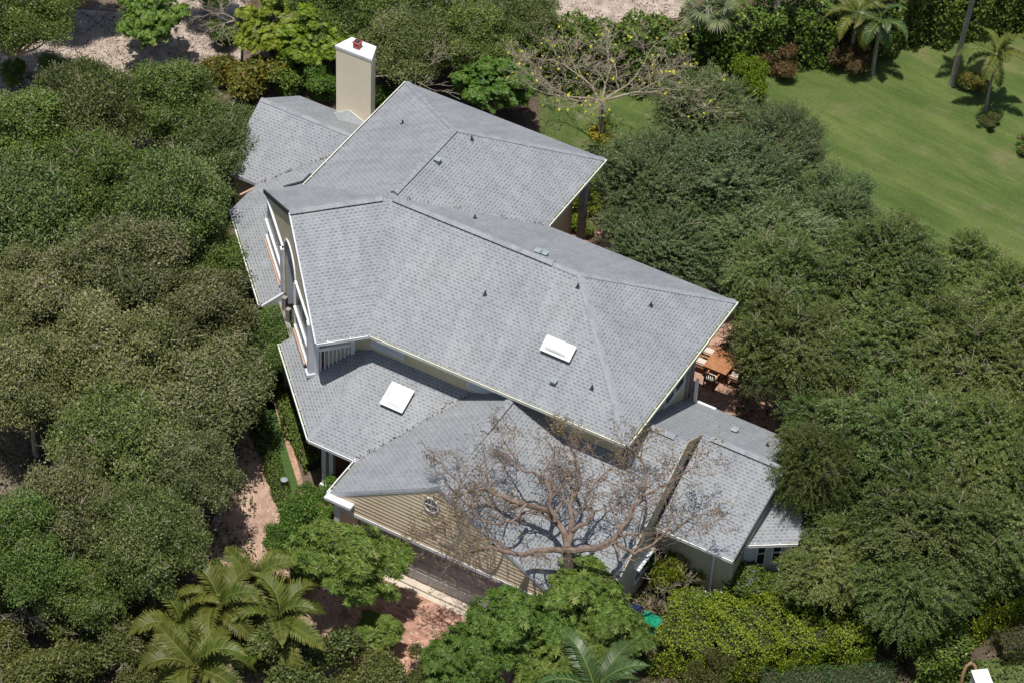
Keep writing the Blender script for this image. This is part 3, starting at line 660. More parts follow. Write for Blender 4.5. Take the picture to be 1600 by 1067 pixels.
# chimney ------------------------------------------------------------------------
fb = [(-22.65, 14.45), (-20.78, 14.45), (-21.1, 15.35), (-22.35, 15.35)]
mb = MB(); mb.prism(fb, 0, 7.62); ch = mb.build('chimney', M['stucco'], house)
mb = MB(); c0 = Vector((-21.7, 14.9)); ex = [tuple(c0+(Vector(p)-c0)*1.06) for p in fb]; mb.prism(ex, 7.622, 7.74); mb.build('cap', M['white'], ch)
mb = MB(); mb.box((-21.75, 14.85, 7.9), (.3, .3, .3)); mb.box((-21.75, 14.85, 8.06), (.36, .36, .05)); mb.box((-21.75, 14.85, 8.1), (.22, .22, .06), 0, 1); mb.build('flue', [noisy('red_clay', (.30, .07, .06), (.4, .11, .09), 5), M['dark']], ch)
zz0 = z2-b2*(14.45-v2)
mb = MB(); pk = (-21.9, 14.44, zz0+.5); back = (-21.9, 13.4, z2-b2*(13.4-v2)+.02)
mb.face([(-22.75, 14.44, zz0+.01), back, pk]); mb.face([(-20.7, 14.44, zz0+.01), pk, back]); mb.build('cricket', M['cap'], house)
mb = MB(); mb.bar((-22.7, 14.40, zz0+.05), (-21.9, 14.40, zz0+.54), .04, .12, side=(0, 1, 0)); mb.bar((-21.9, 14.40, zz0+.54), (-20.7, 14.40, zz0+.03), .04, .12, side=(0, 1, 0)); mb.build('flashing', M['white'], ch)
# skylights ------------------------------------------------------------------------
def skylight(cu, cv, su, sv, plane, base, lab):
    mb = MB(); n_ = Vector((0, -plane, 1)).normalized(); ev = Vector((0, 1, plane)).normalized(); eu = Vector((1, 0, 0))
    c_ = Vector((cu, cv, base+plane*cv))
    def P(a, b_, h): return tuple(c_+eu*a+ev*b_+n_*h)
    def ring(a, b_, h0, h1, mi): 
        q = [(-a, -b_), (a, -b_), (a, b_), (-a, b_)]; mb.hexa([P(x, y, h0) for x, y in q], [P(x, y, h1) for x, y in q], mi)
    ring(su/2, sv/2, .0, .16, 1); ring(su/2+.04, sv/2+.04, .162, .22, 0)
    f = mb.build('skylight', [M['white'], M['dark']], house); f['label'] = lab
    dm = MB(); K = 8; a, b_ = su/2-.05, sv/2-.05
    g = [[P(a*(2*i/K-1), b_*(2*j/K-1), .222+.12*(1-(2*i/K-1)**4)*(1-(2*j/K-1)**4)) for j in range(K+1)] for i in range(K+1)]
    for i in range(K):
        for j in range(K): dm.face([g[i][j], g[i+1][j], g[i+1][j+1], g[i][j+1]])
    dm.build('dome', M['dome'], f, True)
skylight(-4.28, 2.1, 1.28, .62, TM, HE, 'oblong white skylight on the main front slope')
skylight(-10.07, -.77, 1.0, 1.02, tF, EL+tF*3.59, 'square white skylight on the lower front slope')
# vents
def pipe(u, v_, z, h=.2, r=.038, m_='dark'):
    mb = MB(); mb.tube([(u, v_, z-.1), (u, v_, z+h)], [r, r], 8); mb.box((u, v_, z+.02), (.16, .16, .02)); mb.build('vent_pipe', M[m_], house)
for u, v_ in ((-2.31, 1.29), (-4.77, 4.42), (-8.2, 2.9)): pipe(u, v_, HE+TM*v_)
pipe(-2.29, 6.28, 8.03); pipe(-10.83, 6.59, 8.57); pipe(-13.22, 10.41, 9.14); pipe(-17.11, 11.14, 7.84); pipe(4.02, 5.09, 4.26)
def boxvent(u, v_, z): 
    mb = MB(); mb.box((u, v_, z+.08), (.22, .22, .16)); mb.box((u, v_-.02, z+.17), (.28, .28, .03)); mb.build('roof_vent', M['lead'], house)
boxvent(-3.86, .95, 7.23); boxvent(-7.16, 5.4, 9.27); boxvent(-6.9, 5.5, 9.2); boxvent(-13.58, 8.15, 9.35); boxvent(2.48, 5.2, 4.2)

# ------------------------------------------------------------------ patio furniture and small things
tb = UV(at(1128, 563, .75))
tbl = empty('patio_table', H(*tb), A_); tag(tbl, 'orange wooden square table on the brick patio beyond the right eave', 'table')
mb = MB()
for k in range(7): mb.box((0, -.62+k*.207, .735), (1.12, .2, .035))
mb.build('tabletop', M['teak'], tbl)
for x in (-.48, .48):
    for y in (-.6, .6): mb = MB(); mb.box((x, y, .36), (.07, .07, .71)); mb.build('leg', M['darkwood'], tbl)
def chair():
    r_ = empty('patio_chair'); mb = MB(); mb.box((0, 0, .47), (.46, .46, .08)); mb.build('cushion', M['cushion'], r_)
    mb = MB(); mb.box((0, 0, .40), (.5, .5, .05)); mb.build('seat', M['teak'], r_)
    mb = MB(); mb.box((0, -.25, .9), (.5, .04, .08))
    for k in range(5): mb.box((-.18+k*.09, -.25, .65), (.04, .03, .44))
    mb.build('backrest', M['darkwood'], r_)
    for x in (-.24, .24):
        mb = MB(); mb.box((x, .0, .64), (.05, .5, .04)); mb.build('armrest', M['teak'], r_)
        for y in (-.24, .24): mb = MB(); mb.box((x, y, .32 if y > 0 else .46), (.045, .045, .62 if y > 0 else .9)); mb.build('leg', M['darkwood'], r_)
    return r_
c0_ = chair()
cs = [(-.82, -.33, -90, 'cushioned patio chair nearest the roof eave on the left of the orange table'), (-.82, .42, -90, 'shaded patio chair at the upper left of the orange table'), (.86, -.33, 90, 'cushioned patio chair at the lower right of the orange table'),
      (.86, .42, 90, 'patio chair on the tree side of the orange table, upper one'), (0, -.98, 0, 'dark patio chair at the near end of the orange table'), (0, 1.02, 180, 'patio chair at the far end of the orange table under the tree')]
for i, (x, y, rz, lb) in enumerate(cs):
    o = c0_ if i == 0 else copy_tree(c0_)
    o.location = H(tb[0]+x, tb[1]+y, 0); o.rotation_euler = (0, 0, A_+R_(rz)); tag(o, lb, 'chair', 'chairs round the patio table')
def bin_(name, px, py, w, d, h, m_, lab, rz, lid=True):
    p = at(px, py, h); r_ = empty(name, (p[0], p[1], 0), rz); tag(r_, lab, 'bin'); mb = MB()
    mb.hexa([(x*w*.42, y*d*.42, .03) for x, y in ((-1, -1), (1, -1), (1, 1), (-1, 1))], [(x*w*.5, y*d*.5, h) for x, y in ((-1, -1), (1, -1), (1, 1), (-1, 1))]); mb.build('body', m_, r_)
    mb = MB(); mb.hexa([(x*w*.54, y*d*.54, h+.003) for x, y in ((-1, -1), (1, -1), (1, 1), (-1, 1))], [(x*w*.48, y*d*.48, h+.07) for x, y in ((-1, -1), (1, -1), (1, 1), (-1, 1))]); mb.bar((-w*.4, -d*.56, h), (w*.4, -d*.56, h), .04, .05); mb.build('lid', m_, r_)
bin_('wheelie_bin', 986, 953, .72, .66, 1.0, M['navy'], 'navy blue rubbish bin beside the bare shrub below the house', R_(-20))
bin_('recycling_bin', 1018, 967, .8, .5, .7, M['green_plastic'], 'bright green plastic bin at the edge of the lime hedge', R_(-30))
p = at(444, 750, .8); lp = empty('path_light', (p[0], p[1], 0)); tag(lp, 'small dark lantern post standing between the garden hedges', 'path light')
mb = MB(); mb.tube([(0, 0, 0), (0, 0, .7)], [.035, .03], 8); mb.build('post', M['dark'], lp)
mb = MB(); mb.tube([(0, 0, .7), (0, 0, .74), (0, 0, .82), (0, 0, .86), (0, 0, .95)], [.09, .12, .12, .16, .02], 10); mb.build('lamp_head', M['lead'], lp)
p = at(1532, 1052, .9); ub = empty('utility_box', (p[0], p[1], 0), R_(12)); tag(ub, 'white flat-topped box at the bottom right corner by the clipped hedge', 'utility box')
mb = MB(); mb.box((0, -.25, .45), (.6, .8, .88)); mb.build('body', M['trim'], ub); mb = MB(); mb.box((0, -.25, .92), (.68, .88, .05)); mb.build('lid', M['white'], ub)
p = at(1506, 1056, .4); mb = MB(); mb.tube([(p[0]-.1, p[1]-.3, 0), (p[0]-.1, p[1]-.2, .8), (p[0]-.02, p[1]-.1, 1.15), (p[0]+.15, p[1], 1.25), (p[0]+.32, p[1]+.0, 1.1), (p[0]+.42, p[1]-.05, .8), (p[0]+.45, p[1]-.1, .0)], [.07]*7, 10)
o = mb.build('pipe_hoop', M['bronze'], None, True); tag(o, 'bent bronze coloured pipe hoop beside the white box', 'pipe')
sheet('verge', A([(1440, 1067), (1540, 1030), (1600, 1020), (1760, 1010), (1760, 1200), (1440, 1200)]), .012, M['lawn'])

# ------------------------------------------------------------------ foliage
def sph(rng, n): return unit(rng.normal(0, 1, (n, 3)))
def blobs_for(rng, R, Hh, zc, nb):
    """clumps of foliage spread through the outer part of a lumpy ellipsoid"""
    big_d = sph(rng, 5); big_d[:, 2] = np.abs(big_d[:, 2])*.6
    d = sph(rng, nb*4); d = d[d[:, 2] > -.3][:nb]
    lump = 1+.22*np.max(d@big_d.T, axis=1, keepdims=True)-.14
    f = rng.uniform(.42, .9, (len(d), 1))*lump; c = d*np.array([R, R, Hh])*f; c[:, 2] += zc+rng.normal(0, .15, len(c))
    c = np.vstack([c, [[0, 0, zc-.3]]]); rb = rng.uniform(.15, .31, len(c))*R*(17/nb)**.25; rb[-1] = R*.4
    return c, rb
def crown_pts(rng, c, rb, nclus, free=0.):
    idx = rng.choice(len(c), nclus*2, p=rb**2/np.sum(rb**2)); d = sph(rng, nclus*2)
    low = d[:, 2] < -.2; d[low, 2] *= -1
    k = rb[idx]*rng.uniform(.72, 1.12, len(idx)); k = np.where(rng.random(len(idx)) < .06, k*1.22, k)
    P = c[idx]+d*k[:, None]*np.array([1, 1, .85])
    keep = np.ones(len(P), bool)
    for j in range(len(c)):
        dd = np.linalg.norm((P-c[j])/np.array([1, 1, .85]), axis=1); keep &= ~((dd < rb[j]*.68) & (idx != j))
    P, d, idx = P[keep][:nclus], d[keep][:nclus], idx[keep][:nclus]
    nf = int(nclus*free)                      # loose sprays that blur the clumps into one another
    if nf:
        ctr = c[-1]; ext = np.percentile(np.abs(c-ctr), 88, axis=0)+np.mean(rb)*.9; e = sph(rng, nf); e[:, 2] = np.abs(e[:, 2])
        th = np.arctan2(e[:, 1], e[:, 0]); lob = 1+.13*np.sin(th*3+rb[0]*50)+.09*np.sin(th*7+rb[1]*70+e[:, 2]*5)
        F = ctr+e*ext*(rng.uniform(.62, 1.04, nf)*lob)[:, None]; j = np.argmin(np.linalg.norm(F[:, None]-c[None], axis=2), 1)
        P = np.vstack([P, F]); d = np.vstack([d, e]); idx = np.concatenate([idx, j])
    return P, d, idx
def skeleton(rng, c, rb, P, zfork, r0, m_, parent, ntw=5, lean=(0, 0), straggle=1.0):
    mb = MB(); ff = Vector((lean[0], lean[1], zfork)); mb.tube([(0, 0, 0), (lean[0]*.4+.05, lean[1]*.4, zfork*.5), tuple(ff)], [r0, r0*.8, r0*.65], 8)
    for j in range(len(c)-1):
        e = Vector(c[j]); mid = ff.lerp(e, .5)+Vector((rng.normal(0, .25), rng.normal(0, .25), .1))
        mb.tube([tuple(ff), tuple(mid), tuple(e)], [r0*.42, r0*.27, r0*.14], 6)
        for k in range(ntw):
            d = sph(rng, 1)[0]; d[2] = abs(d[2])*.9+.1; L = rb[j]*rng.uniform(.9, 1.25)*straggle
            q = e+Vector(d)*L*.55+Vector(rng.normal(0, .12, 3)); w_ = e+Vector(d)*L
            mb.tube([tuple(e), tuple(q), tuple(w_)], [r0*.10, r0*.07, .008], 4)
            for h_ in range(2):
                w2 = q+Vector(unit(d+rng.normal(0, .6, 3)))*L*.5; mb.tube([tuple(q), tuple(w2)], [r0*.05, .006], 3)
    return mb.build('trunk', m_, parent)
def oak(seed, m_='l_oak', R=3.0, Hh=2.2, zc=4.3, nclus=2300, per=17, L=.115, Wd=.062, nb=40, twig='palebark', sig=.15):
    rng = np.random.default_rng(seed); root = empty('tree'); c, rb = blobs_for(rng, R, Hh, zc, nb); P, d, idx = crown_pts(rng, c, rb, nclus, .85)
    n = len(P); Q = np.repeat(P, per, 0)+rng.normal(0, sig, (n*per, 3)); dn = np.repeat(d, per, 0)
    bt = rng.normal(0, .11, len(c))
    tint = .42+np.repeat(bt[idx]+rng.normal(0, .09, n), per)+rng.normal(0, .17, n*per)
    leaves('crown', Q, dn*.5+np.array([0, 0, .45]), L, Wd, rng, M[m_], root, tint, flat=.8)
    skeleton(rng, c, rb, P, zc*.45, .19, M[twig], root, 4, straggle=1.35)
    return root
def feather(seed, m_='l_feather', R=3.0, Hh=2.1, zc=4.3, nspray=1500, per=28, nb=38, droop=.45, ln=.72, twig='palebark', L=.13, Wd=.05, up=.15):
    """crown of drooping sprays with leaflets along both sides"""
    rng = np.random.default_rng(seed); root = empty('tree'); c, rb = blobs_for(rng, R, Hh, zc, nb); P, d, idx = crown_pts(rng, c, rb, nspray, .7)
    n = len(P); bdir = unit((c-np.array([0, 0, zc-.5]))*np.array([1, 1, .5]))
    out = unit(bdir[idx]*.7+d*np.array([.6, .6, .3])+rng.normal(0, .3, (n, 3))+np.array([0, 0, up])); ll = rng.uniform(.5, 1.4, (n, 1))*ln
    s = np.tile(np.linspace(-.3, 1, per), n)[:, None]; O = np.repeat(out, per, 0); LL = np.repeat(ll, per, 0)
    Q = np.repeat(P, per, 0)+O*LL*s; Q[:, 2] -= (droop*LL[:, 0]*np.maximum(s[:, 0], 0)**2)
    sd_ = unit(np.cross(O, [0, 0, 1.0])); sg = np.tile(np.where(np.arange(per) % 2 == 0, 1, -1), n)[:, None]
    Q += sd_*sg*rng.uniform(.01, .075, (len(Q), 1))+rng.normal(0, .025, (len(Q), 3))
    bt = rng.normal(0, .11, len(c))
    tint = .42+np.repeat(bt[idx]+rng.normal(0, .08, n), per)+rng.normal(0, .13, n*per)+.1*s[:, 0]
    leaves('crown', Q, np.array([0, 0, .9])+O*.2, L, Wd, rng, M[m_], root, tint, along=O*.9+sd_*sg*.5, flat=.5)
    skeleton(rng, c, rb, P, zc*.45, .16, M[twig], root, 4, straggle=1.45)
    return root
def mango(seed, R=2.4, Hh=2.1, zc=3.2, m_='l_mango', nwh=1500, per=11, L=.27, Wd=.075, nb=26):
    """whorls of long hanging leaves"""
    rng = np.random.default_rng(seed); root = empty('tree'); c, rb = blobs_for(rng, R, Hh, zc, nb); P, d, idx = crown_pts(rng, c, rb, nwh, .3)
    n = len(P); ax = unit(d+np.array([0, 0, .7])+rng.normal(0, .3, (n, 3))); a = np.tile(np.arange(per)*2*math.pi/per, n)+np.repeat(rng.uniform(0, 6, n), per)
    X = unit(np.cross(ax, [.3, .2, .9])); Y = np.cross(ax, X); X, Y, Z = (np.repeat(k, per, 0) for k in (X, Y, ax))
    rad = X*np.cos(a)[:, None]+Y*np.sin(a)[:, None]; tl = rng.uniform(-.5, .45, (len(rad), 1)); T = unit(rad+Z*tl)
    Q = np.repeat(P, per, 0)+T*L*.5; Nn = unit(Z-T*np.sum(Z*T, 1, keepdims=True)+rng.normal(0, .2, T.shape)); B = np.cross(Nn, T)
    s = rng.uniform(.7, 1.25, (len(Q), 1)); tint = .5+np.repeat(rng.normal(0, .12, n), per)+rng.normal(0, .13, len(Q))
    quads('crown', Q, T*L*.5*s, B*Wd*.5*s, tint, M[m_], root)
    skeleton(rng, c, rb, P, zc*.4, .11, M['bark'], root, 3, straggle=.9)
    return root
def shrub(seed, m_, R=1.0, Hh=.8, zc=.7, n=700, per=12, L=.10, Wd=.055, nb=8, fl=None, nfl=0, sig=.09, name='shrub', fs=.1):
    rng = np.random.default_rng(seed); root = empty(name); c, rb = blobs_for(rng, R, Hh, zc, nb); P, d, idx = crown_pts(rng, c, rb, n)
    P[:, 2] = np.maximum(P[:, 2], .05); k = len(P); Q = np.repeat(P, per, 0)+rng.normal(0, sig, (k*per, 3)); dn = np.repeat(d, per, 0)
    tint = .45+np.repeat(rng.normal(0, .12, k), per)+rng.normal(0, .16, k*per)
    leaves('foliage', Q, dn*.6+np.array([0, 0, .5]), L, Wd, rng, M[m_], root, tint)
    if nfl:
        P2, d2, _ = crown_pts(rng, c, rb*1.12, nfl); Q2 = np.repeat(P2, 5, 0)+rng.normal(0, fs*.6, (len(P2)*5, 3))
        leaves('flowers', Q2, np.repeat(d2, 5, 0)+np.array([0, 0, .6]), fs, fs*.9, rng, M[fl], root, rng.random(len(Q2)))['kind'] = 'stuff'
    mb = MB()
    for j in range(len(c)-1): mb.tube([(c[j][0]*.1, c[j][1]*.1, 0), (c[j][0]*.5, c[j][1]*.5, c[j][2]*.6), tuple(c[j])], [.035, .025, .01], 5)
    mb.build('stem', M['bark'], root)
    return root
protos = {}
def put(key, maker, px, py, sc, label, cat='tree', group=None, name=None, zc=None, seed=0, rz=None, sink=0):
    """first use places the plant itself; later uses copy it"""
    rr = random.Random(hash((px, py)) % 9999 if False else int(px*7+py*13+seed))
    if key not in protos:
        o = maker(); protos[key] = o; CH[o.name] = kids(o)
        for k in CH[o.name]: CH[k.name] = []
        first = True
    else: first = False
    src = protos[key]; o = src if first else copy_tree(src)
    if first is False or True:
        if name: o.name = name
    p = at(px, py, (zc or 4.3)*sc); o.location = (p[0], p[1], -sink); o.scale = (sc, sc, sc)
    o.rotation_euler = (0, 0, rr.uniform(0, 6.28) if rz is None else rz)
    tag(o, label, cat, group); return o
# keep original names usable by CH after renaming
_ck = copy_tree
def copy_tree(o):
    c = o.copy(); col.objects.link(c)
    for k in [x for x in PK[o.as_pointer()]]:
        d = k.copy(); col.objects.link(d); d.parent = c
    return c
PK = {}
def put(key, maker, px, py, sc, label, cat='tree', group=None, name=None, zc=4.3, rz=None, zs=None):
    rr = random.Random(int(px*7+py*13))
    if key not in protos:
        o = maker(); protos[key] = o; PK[o.as_pointer()] = kids(o)
    else: o = copy_tree(protos[key])
    if name: o.name = name
    s3 = (sc*rr.uniform(.88, 1.18), sc*rr.uniform(.88, 1.18), (zs or sc)*rr.uniform(.88, 1.14))
    p = at(px, py, zc*s3[2]); o.location = (p[0], p[1], 0); o.scale = s3
    o.rotation_euler = (0, 0, rr.uniform(0, 6.28) if rz is None else rz)
    if group: tag(o, label, cat, group)
    else:
        if 'group' in o: del o['group']
        tag(o, label, cat)
    return o
OK = {'A': lambda: oak(1), 'B': lambda: oak(2, 'l_oak2'), 'C': lambda: oak(3, 'l_oakg'), 'D': lambda: oak(4, 'l_oak2', nb=42)}
go = 'oaks left of the house'
for k, px, py, sc, lb in [
    ('C', 40, 215, .95, 'grey-green oak at the left edge just below the sandy clearing'), ('A', 150, 175, .95, 'oak whose crown meets the sandy clearing, second from the left edge'),
    ('C', 262, 165, .9, 'oak under the sand path with pale dead twigs'), ('A', 335, 225, .85, 'oak whose branches touch the left end of the rear shingle roof'),
    ('A', 30, 345, 1.0, 'dark oak at the left edge level with the left gable peak'), ('C', 150, 300, 1.0, 'green oak with a bare grey limb, in the upper left'),
    ('A', 262, 320, 1.0, 'oak left of the strip roof corner'), ('C', 318, 400, .75, 'oak leaning toward the low strip roof under the gable windows'),
    ('D', 60, 480, 1.05, 'brownish oak at the left edge at mid height'), ('B', 185, 440, 1.05, 'brown-tinted oak in the middle of the left wood'),
    ('D', 300, 500, .95, 'brown-tinted oak left of the house entrance'), ('C', 420, 540, .6, 'small green oak overhanging the entrance between gable and lower roof'),
    ('D', 45, 600, .92, 'olive oak at the left edge above the dark gap'), ('B', 180, 575, 1.0, 'broad tan-green oak left of the entrance walk'),
    ('B', 310, 610, .95, 'oak whose crown edges the top of the brick drive'), ('A', 185, 690, .95, 'dark oak right of the gap showing trunks'),
    ('D', 300, 740, .82, 'rounded oak shading the left side of the brick drive'), ('C', 35, 860, .85, 'green oak at the left edge in the lower left'),
    ('B', 125, 800, .85, 'pale-twigged oak in the lower left wood'), ('A', 230, 840, .9, 'oak at the lower end of the brick drive'), ('C', 130, 915, .7, 'low green oak above the bottom left shrubs')]:
    put('oak'+k, OK[k], px, py, sc, lb, 'tree', go, 'oak_tree')
FE = {'A': lambda: feather(11), 'B': lambda: feather(12, nb=38), 'C': lambda: feather(15, nb=28, R=3.2), 'D': lambda: feather(13, 'l_feather_d', droop=.1, ln=.8, L=.13, Wd=.045, up=.45), 'E': lambda: feather(14, 'l_feather_d', droop=.05, ln=.85, nb=38, L=.13, Wd=.045, up=.55)}
gf = 'feathery trees right of the house'; gd_ = 'dark feathery trees beside the lawn'
for k, px, py, sc, lb in [
    ('D', 1095, 170, .85, 'dark willow-like tree topmost against the lawn beside the bare tree'), ('E', 1010, 300, .8, 'dark feathery tree touching the corner of the rear wing gutter'),
    ('D', 1130, 285, 1.05, 'dark fine-leaved tree in the middle of the upper right grove'), ('E', 1215, 240, .75, 'dark feathery tree jutting into the lawn on the upper right'),
    ('E', 1035, 390, .85, 'dark tree pressed to the back slope of the main roof'), ('D', 1190, 380, .9, 'dark tree above the right corner of the main roof'),
    ('D', 1310, 330, .75, 'grey-green feathery tree bulging into the lawn')]:
    put('fe'+k, FE[k], px, py, sc, lb, 'tree', gd_, 'feathery_tree')
for k, px, py, sc, lb in [
    ('C', 1235, 450, .9, 'olive feathery tree beyond the right roof corner'), ('B', 1380, 430, .95, 'feathery tree below the lawn bulge'), ('A', 1490, 440, .9, 'feathery tree along the lower lawn edge at right'),
    ('B', 1590, 500, .9, 'feathery tree at the right edge below the lawn'), ('C', 1240, 560, .88, 'feathery tree leaning over the patio table'), ('B', 1385, 560, 1.0, 'broad feathery tree in the centre of the right wood'),
    ('C', 1510, 580, 1.0, 'broad feathery tree right of the centre of the right wood'), ('B', 1305, 690, .85, 'feathery tree hanging over the end of the right wing roof'), ('A', 1410, 690, 1.0, 'large light green feathery tree in the right wood'),
    ('B', 1540, 710, 1.0, 'feathery tree at the right edge at mid height'), ('B', 1268, 742, .52, 'small feathery branchy tree dappling the end of the right wing roof'), ('A', 1345, 790, .8, 'feathery tree dappling the small corner roof with shade'), ('B', 1450, 830, .95, 'feathery tree with grey limbs showing, lower right'),
    ('C', 1540, 830, .9, 'feathery tree above the bright hedge at the right edge'), ('A', 1300, 885, .72, 'drooping feathery tree beside the violet shrub'), ('B', 1420, 930, .72, 'lowest feathery tree, drooping over the dark hedge')]:
    put('fe'+k, FE[k], px, py, sc, lb, 'tree', gf, 'feathery_tree', zs=1.2 if sc == .52 else None)
put('mango', lambda: mango(21), 540, 880, .92, 'mango tree covering the left end of the garage door', 'tree', 'mango trees by the forecourt', 'mango_tree', zc=3.2)
for px, py, sc, lb in [(800, 985, .85, 'glossy mango tree below the garage door right end'), (905, 935, .8, 'mango tree crowding the foot of the bare tree'), (715, 1050, .75, 'mango tree at the bottom edge right of the brick forecourt'),
                       (960, 985, .6, 'small mango tree next to the navy bin'), (870, 1060, .8, 'mango tree behind the green palm at the bottom edge'), (590, 990, .4, 'small leafy sapling on the brick forecourt')]:
    put('mango', None, px, py, sc, lb, 'tree', 'mango trees by the forecourt', 'mango_tree', zc=3.2)
# trees behind the house
for k, px, py, sc, lb in [('C', 15, 30, .95, 'dark oak in the top left corner'), ('A', 110, -30, .7, 'dark tree crown at the top edge over the sand'), ('A', 640, 75, .8, 'dark grey-green tree right of the chimney'), ('C', 690, 20, .8, 'tree at the top edge right of the forked trunk'), ('C', 530, 10, .8, 'leafy tree at the top edge above the chimney'), ('C', 740, 60, .75, 'green tree between the pale branches and the rear hedge'), ('A', 330, -25, .6, 'small tree at the top edge over the sand path'),
                          ('A', 815, 25, .75, 'dark tree at the top edge beside the sandy track')]:
    put('oak'+k, None, px, py, sc, lb, 'tree', 'trees behind the house', 'shade_tree')
put('man2', lambda: mango(23, m_='l_green', nwh=1700, L=.22, Wd=.08), 770, 135, .82, 'light green leafy tree behind the rear wing roof', 'tree', None, 'leafy_tree', zc=3.2)
put('vine', lambda: mango(24, R=1.9, Hh=2.6, zc=3.0, m_='l_lime', nwh=1500, L=.2, Wd=.08), 425, 50, .95, 'tall lime green vine-hung tree left of the chimney', 'tree', 'lime trees near the chimney', 'leafy_tree', zc=3.0)
put('vine', None, 492, 70, .9, 'lime green tree directly left of the chimney top', 'tree', 'lime trees near the chimney', 'leafy_tree', zc=3.0)
put('vine', None, 560, 110, .45, 'small green tree half hidden behind the chimney', 'tree', 'lime trees near the chimney', 'leafy_tree', zc=3.0)
put('man2', None, 238, 25, .8, 'green leafy tree beside the three leaning trunks on the sand', 'tree', None, 'leafy_tree', zc=3.2)

# shrubs
def S(key, maker, px, py, sc, lab, cat='shrub', zc=.7, group=None, name='shrub', zs=None): return put(key, maker, px, py, sc, lab, cat, group, name, zc, zs=zs)
lime = lambda: shrub(31, 'l_lime', 1.2, .9, .8, 900, 12)
oliv = lambda: shrub(32, 'l_olive', 1.5, 1.1, .9, 1200, 14, .09, .05, 12)
crot = lambda: shrub(33, 'l_croton', 1.2, .9, .8, 800, 12, .15, .06)
rust = lambda: shrub(34, 'l_rust', 1.0, .8, .6, 900, 12, .16, .025)
gren = lambda: shrub(35, 'l_green', 1.1, .9, .75, 900, 12)
S('lime', lime, 1062, 893, .95, 'bright lime shrub against the right wing front wall', zc=.8)
S('lime', None, 908, 318, 1.0, 'yellow-green shrub beside the rear wing gutter', zc=.8); S('lime', None, 903, 348, .6, 'small lime shrub at the patio post', zc=.8)
S('gren', gren, 1020, 880, .8, 'green shrub under the narrow side gable windows'); S('gren', None, 460, 820, 1.0, 'green shrub between drive and garage corner'); S('gren', None, 520, 820, .9, 'green shrub at the foot of the garage corner board')
put('boug', lambda: shrub(36, 'l_green', 1.2, 1.0, .8, 900, 12, fl='l_pink', nfl=60, fs=.08), 495, 775, .95, 'green bougainvillea with a few pink flowers by the porch', 'shrub', None, 'flowering_shrub', .8)
put('viol', lambda: shrub(37, 'l_mango', 1.3, 1.0, .9, 1000, 12, fl='l_blue', nfl=90, fs=.1), 1160, 905, 1.0, 'tall shrub with violet flowers below the right wing corner', 'shrub', None, 'flowering_shrub', .9)
put('whit', lambda: shrub(38, 'l_green', .9, .7, .6, 600, 12, fl='l_white', nfl=130, fs=.13), 1110, 940, .8, 'low shrub dotted with white blossoms', 'shrub', None, 'flowering_shrub', .6)
S('crot', crot, 345, 112, 1.1, 'yellow and red croton bush at the left of the croton row', zc=.8, group='crotons behind the house'); S('crot', None, 392, 125, 1.2, 'reddish croton bush in the middle of the row', zc=.8, group='crotons behind the house')
S('gren', None, 450, 130, 1.15, 'fern-green bush behind the rear left roof', group='green bushes behind the house'); S('gren', None, 505, 140, 1.0, 'green bush at the left foot of the chimney', group='green bushes behind the house'); S('gren', None, 600, 160, 1.0, 'green bush at the right foot of the chimney', group='green bushes behind the house')
for px, py, sc, lb in [(95, 118, .9, 'scrubby green bush at the lower edge of the sandy clearing'), (18, 120, .9, 'green bush at the left edge below the top left tree'), (350, 60, .8, 'green bush at the right edge of the sand path'), (440, 860, .8, 'green bush where the brick drive meets the forecourt'), (335, 910, .7, 'small green bush at the left side of the drive end'), (475, 905, .7, 'green bush under the left side of the garage mango tree')]:
    S('gren', None, px, py, sc, lb, group='green bushes along the clearing and drive')
S('rust', rust, 1212, 98, 1.15, 'rusty grass clump under the leaning tall palm', zc=.6, group='rusty grass clumps'); S('rust', None, 1335, 95, 1.05, 'rusty grass clump under the short palm', zc=.6, group='rusty grass clumps')
S('crot', None, 1520, 128, .7, 'yellow croton at the foot of the right tall palm', zc=.8, name='croton'); S('oliv', oliv, 1545, 190, .4, 'low plant at the foot of the slender lawn palm', zc=.9)
put('pinks', lambda: shrub(39, 'l_green', 1.0, .7, .6, 600, 12, fl='l_pink', nfl=60, fs=.12), 1603, 228, .7, 'pink flowering bush at the right edge of the lawn', 'shrub', None, 'flowering_shrub', .6)
put('cass', lambda: shrub(40, 'l_lime', .8, 1.3, 1.6, 260, 9, fl='l_yellow', nfl=110, fs=.12, nb=7), 940, 215, .8, 'yellow flowering cassia at the corner of the rear wing', 'shrub', None, 'flowering_shrub', 1.6)
put('lime', None, 1180, 120, .9, 'yellow-green shrub behind the dark tree at the lawn', 'shrub', None, 'shrub', .8, zs=1.6)
for px, py, sc, lb in [(460, 1040, 1.5, 'round olive shrub at the bottom edge right of the palms'), (560, 1060, 1.2, 'olive shrub at the bottom edge beside the forecourt'), (60, 1040, 1.3, 'olive shrub in the bottom left corner'), (150, 1010, 1.2, 'yellowish shrub left of the palms'), (230, 1060, 1.0, 'olive shrub beneath the palms'),
                       (1110, 1058, .9, 'reddish-green shrub at the bottom edge by the lime hedge'), (200, 950, .9, 'shrub above the palms at the lower left'), (20, 960, 1.1, 'shrub under the grey dead branches at the left edge'), (385, 1010, .9, 'shrub filling between the bottom palms'), (650, 1065, 1.0, 'olive shrub at the bottom edge on the forecourt')]:
    S('oliv', None, px, py, sc, lb, zc=.9, group='olive shrubs along the bottom')

